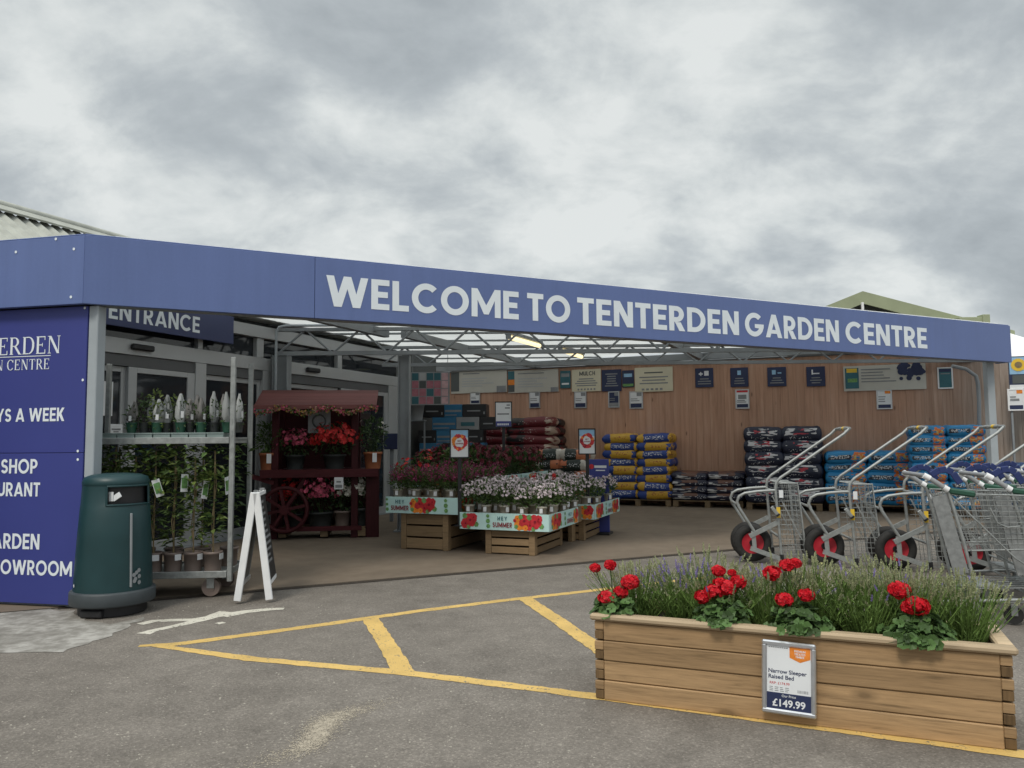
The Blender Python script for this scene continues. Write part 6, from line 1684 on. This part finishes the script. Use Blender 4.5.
# ------------------------------------------------------------------ nested shopping trolleys
def shopping_trolley():
    t = thing('shopping_trolley', 'p', 'shopping trolley', (0, 0, 0), rad(-13), 'nested shopping trolleys')
    V = Vector; D = .50; L = .92
    zt, zb = .90, .50
    wr = MB()
    def side(y, ins):
        yb = y+ins
        for k in range(19):
            u_ = k/18; wr.tube([V((.12+(L-.12)*u_, y, zt-.02*u_)), V((.22+(L-.28)*u_, yb, zb+.03*(u_))) ], .0026, 4, 0, False)
        for k in range(11):
            v_ = k/10; wr.tube([V((.12+.10*v_, y+ins*v_, zt-(zt-zb)*v_)), V((L-.06*v_, y+ins*v_, zt-.02-(zt-zb-.05)*v_))], .0024 if 0 < k < 10 else .006, 5, 0, False)
    side(0, .03); side(D, -.03)
    for k in range(9):
        y = .03+(D-.06)*k/8
        wr.tube([V((.22, y, zb)), V((L-.06, y, zb+.03)), V((L, y*(1), zt-.02))], .0026, 4, 0, False)
    for k in range(6): v_ = k/5; wr.tube([V((L-.06*v_, 0.03*v_, zt-.02-(zt-zb-.05)*v_)), V((L-.06*v_, D-.03*v_, zt-.02-(zt-zb-.05)*v_))], .0026 if k else .006, 5, 0, False)
    wr.build('basket', M['zinc'], t)
    fl_ = MB()                            # rear flap
    for k in range(10): y = .02+(D-.04)*k/9; fl_.tube([V((.12, y, zt)), V((.24, y, zb))], .003, 4, 0, False)
    fl_.box(0, .008, .12, D-.12, 0, .36, M=Matrix.Translation((.20, 0, zb-.02)) @ Matrix.Rotation(-.20, 4, 'Y')); fl_.build('rear_flap', M['steel'], t)
    fm = MB()
    for y in (-.015, D+.015):
        fm.tube([V((-.04, y, 1.02)), V((.02, y, .98)), V((.10, y, .91)), V((.17, y, .62)), V((.235, y, .30)), V((.26, y, .17))], .012, 8)
        fm.tube([V((.02, y, .15)), V((.26, y, .165)), V((.86, y, .20)), V((.92, y, .18))], .012, 8)
        fm.tube([V((.10, y, .90)), V((.50, y, .46)), V((.86, y, .22))], .006, 6)
        fm.tube([V((.36, y, .80)), V((.40, y, .70)), V((.46, y, .67)), V((.54, y, .68))], .006, 6)
    for (x, z) in ((.24, .30), (.26, .17), (.86, .20)): fm.tube([V((x, -.015, z)), V((x, D+.015, z))], .009, 6)
    fm.build('frame', M['zinc'], t)
    pl_ = MB(); pl_.box(.03, .125, .0, .012, 0, .55, M=Matrix.Translation((.08, -.03, .33)) @ Matrix.Rotation(-.22, 4, 'Y')); pl_.build('side_panel', M['steel'], t)
    lr = MB()
    for k in range(7): y = .02+(D-.04)*k/6; lr.tube([V((.20, y, .24)), V((.88, y, .27))], .004, 4, 0, False)
    lr.box(.22, .42, .06, D-.06, .245, .255); lr.build('lower_rack', M['zinc'], t)
    hd = MB(); hd.tube([V((-.05, -.02, 1.025)), V((-.05, D+.02, 1.025))], .016, 10); hd.build('handle', M['cartgrey'], t)
    for y in (-.02, D+.02):
        c = MB(); c.tube([V((-.055, y, 1.028)), V((-.015, y, 1.005))], .021, 10); c.tube([V((.07, y, .945)), V((.10, y, .925))], .021, 10); c.build('end_cap', M['white'], t)
        s = MB(); s.tube([V((-.015, y, 1.005)), V((.07, y, .945))], .018, 10); s.build('printed_sleeve', M['cartgrey'], t)
        gcap = MB(); gcap.bar(V((.105, y, .920)), V((.27, y, .895)), .035, .045, c=.012); gcap.build('corner_guard', M['greenplastic'], t)
        hb = MB()
        pts = [V((.0, y+.02, 1.03)), V((.05, y+.02, 1.062)), V((.10, y+.02, 1.070)), V((.14, y+.02, 1.045)), V((.185, y+.02, .97))]
        for i in range(4): hb.bar(pts[i], pts[i+1], .014, .046, c=.004)
        hb.build('arched_grip', M['bluehandle'], t)
    for (x, y) in ((.08, .0), (.08, D), (.88, .05), (.88, D-.05)):
        cs = MB(); cs.box(x-.02, x+.02, y-.022, y-.018, .06, .17); cs.box(x-.02, x+.02, y+.018, y+.022, .06, .17); cs.box(x-.022, x+.022, y-.022, y+.022, .165, .175); c = cs.build('castor', M['steel'], t)
        wv = MB(); wv.tube([V((x, y-.015, .062)), V((x, y+.015, .062))], .060, 18, smooth=False); wv.build('wheel', M['rubber'], c)
    return t
st_ = shopping_trolley()
STL = ['leftmost shopping trolley of the nested row, end panel showing behind the planter', 'second shopping trolley, nested into the leftmost one', 'third shopping trolley at the picture edge, nested into the second']
BX = Vector((2.97, 5.50, .006))
STL.append('fourth shopping trolley nested last, mostly beyond the picture edge')
for i in range(4):
    o = st_ if i == 0 else dup(st_, (0, 0, 0), rad(-13))
    o.location = BX+Vector((math.cos(rad(-5))*.42*i, math.sin(rad(-5))*.42*i, 0)); o['label'] = STL[i]

for i, lab in enumerate(('shopping trolley in the farther row, its blue grip showing past the second near one', 'shopping trolley of the farther row half hidden behind the third near one', 'shopping trolley deepest in the farther row, at the picture edge')):
    o = dup(st_, BX+Vector((.72+.40*i, .66, 0)), rad(-11), lab)
# ------------------------------------------------------------------ camera, sky, sun
cam = bpy.data.cameras.new('camera'); co = bpy.data.objects.new('camera', cam); COL.objects.link(co)
cam.sensor_width = 36.0; cam.sensor_fit = 'HORIZONTAL'; cam.lens = 36.0*F/1024.0; cam.clip_start = .05; cam.clip_end = 3000
co.matrix_world = Matrix(((RT.x, UP.x, -FW.x, CAM.x), (RT.y, UP.y, -FW.y, CAM.y), (RT.z, UP.z, -FW.z, CAM.z), (0, 0, 0, 1)))
SC.camera = co

wd = bpy.data.worlds.new('World'); SC.world = wd; wd.use_nodes = True
nt = wd.node_tree; nd = nt.nodes; lk = nt.links
bg = nd['Background']
SUN_EL, SUN_AZ = rad(52), rad(205)      # high, behind the camera and to its left
sky = nd.new('ShaderNodeTexSky'); sky.sky_type = 'NISHITA'; sky.sun_disc = False; sky.sun_elevation = SUN_EL; sky.sun_rotation = SUN_AZ
def wn(typ, **kw):
    n = nd.new(typ)
    for k, v in kw.items(): setattr(n, k, v)
    return n
def wmath(op, a, b=0.0, c=0.0):
    m = wn('ShaderNodeMath', operation=op)
    for s_, v in zip(m.inputs, (a, b, c)):
        if isinstance(v, bpy.types.NodeSocket): lk.new(v, s_)
        else: s_.default_value = v
    return m.outputs[0]
ZO_ = 0.52
RG_ = 0.58
SX_ = 5.4
SY_ = 6.3
tc = wn('ShaderNodeTexCoord'); sp = wn('ShaderNodeSeparateXYZ'); lk.new(tc.outputs['Generated'], sp.inputs[0])
zc = wmath('ADD', wmath('MAXIMUM', sp.outputs[2], 0.0), ZO_)
cmb = wn('ShaderNodeCombineXYZ')
lk.new(wmath('DIVIDE', sp.outputs[0], zc), cmb.inputs[0]); lk.new(wmath('DIVIDE', sp.outputs[1], zc), cmb.inputs[1])
def wnoise(scale, detail, rough, dist, off):
    mp = wn('ShaderNodeMapping'); mp.inputs['Location'].default_value = off; mp.inputs['Scale'].default_value = (1, 1.25, 1); lk.new(cmb.outputs[0], mp.inputs[0])
    n = wn('ShaderNodeTexNoise'); lk.new(mp.outputs[0], n.inputs['Vector'])
    n.inputs['Scale'].default_value = scale; n.inputs['Detail'].default_value = detail; n.inputs['Roughness'].default_value = rough; n.inputs['Distortion'].default_value = dist
    return n.outputs['Fac']
n1 = wnoise(1.7, 8, 0.50, 0.2, (SX_, 1.7, 0)); n2 = wnoise(4.2, 11, RG_, 0.2, (7.3, SY_, 2))

cl = wmath('ADD', wmath('MULTIPLY', n1, 0.46), wmath('MULTIPLY', n2, 0.54))
rp = wn('ShaderNodeValToRGB'); lk.new(cl, rp.inputs[0])
e = rp.color_ramp.elements
for _ in range(3): e.new(.5)
for el, (p, c) in zip(e, ((.37, (.325, .358, .378)), (.455, (.405, .441, .460)), (.500, (.480, .515, .527)), (.540, (.575, .608, .608)), (.59, (.672, .698, .690)))):
    el.position = p; el.color = (*c, 1)
mr = wn('ShaderNodeMapRange', interpolation_type='SMOOTHSTEP'); lk.new(sp.outputs[2], mr.inputs[0])
mr.inputs[1].default_value = .52; mr.inputs[2].default_value = .95; mr.inputs[3].default_value = 1.0; mr.inputs[4].default_value = 2.8
mul = wn('ShaderNodeMix', data_type='RGBA', blend_type='MULTIPLY'); mul.inputs[0].default_value = 1
lk.new(rp.outputs[0], mul.inputs[6]); lk.new(mr.outputs[0], mul.inputs[7])
SKY_STR = .10
sc_ = wn('ShaderNodeVectorMath', operation='SCALE'); lk.new(mul.outputs[2], sc_.inputs[0]); sc_.inputs['Scale'].default_value = 1/SKY_STR
mx = wn('ShaderNodeMix', data_type='RGBA'); mx.inputs[0].default_value = .96
lk.new(sky.outputs[0], mx.inputs[6]); lk.new(sc_.outputs[0], mx.inputs[7]); lk.new(mx.outputs[2], bg.inputs[0]); bg.inputs[1].default_value = SKY_STR

sl_ = bpy.data.lights.new('sun', 'SUN'); sl_.energy = 1.5; sl_.angle = rad(14); sl_.color = (1.0, .93, .82)
so = bpy.data.objects.new('sun', sl_); COL.objects.link(so)
sd = Vector((math.sin(SUN_AZ)*math.cos(SUN_EL), math.cos(SUN_AZ)*math.cos(SUN_EL), math.sin(SUN_EL)))
so.rotation_euler = sd.to_track_quat('Z', 'Y').to_euler(); so.location = sd*40
vs_ = SC.view_settings; SC.display_settings.display_device = 'sRGB'
vs_.view_transform = 'Standard'; vs_.look = 'None'; vs_.exposure = 0.20; vs_.gamma = 1.0; vs_.use_curve_mapping = False
try:
    SC.cycles.max_bounces = 8; SC.cycles.diffuse_bounces = 4; SC.cycles.use_denoising = True
except Exception: pass
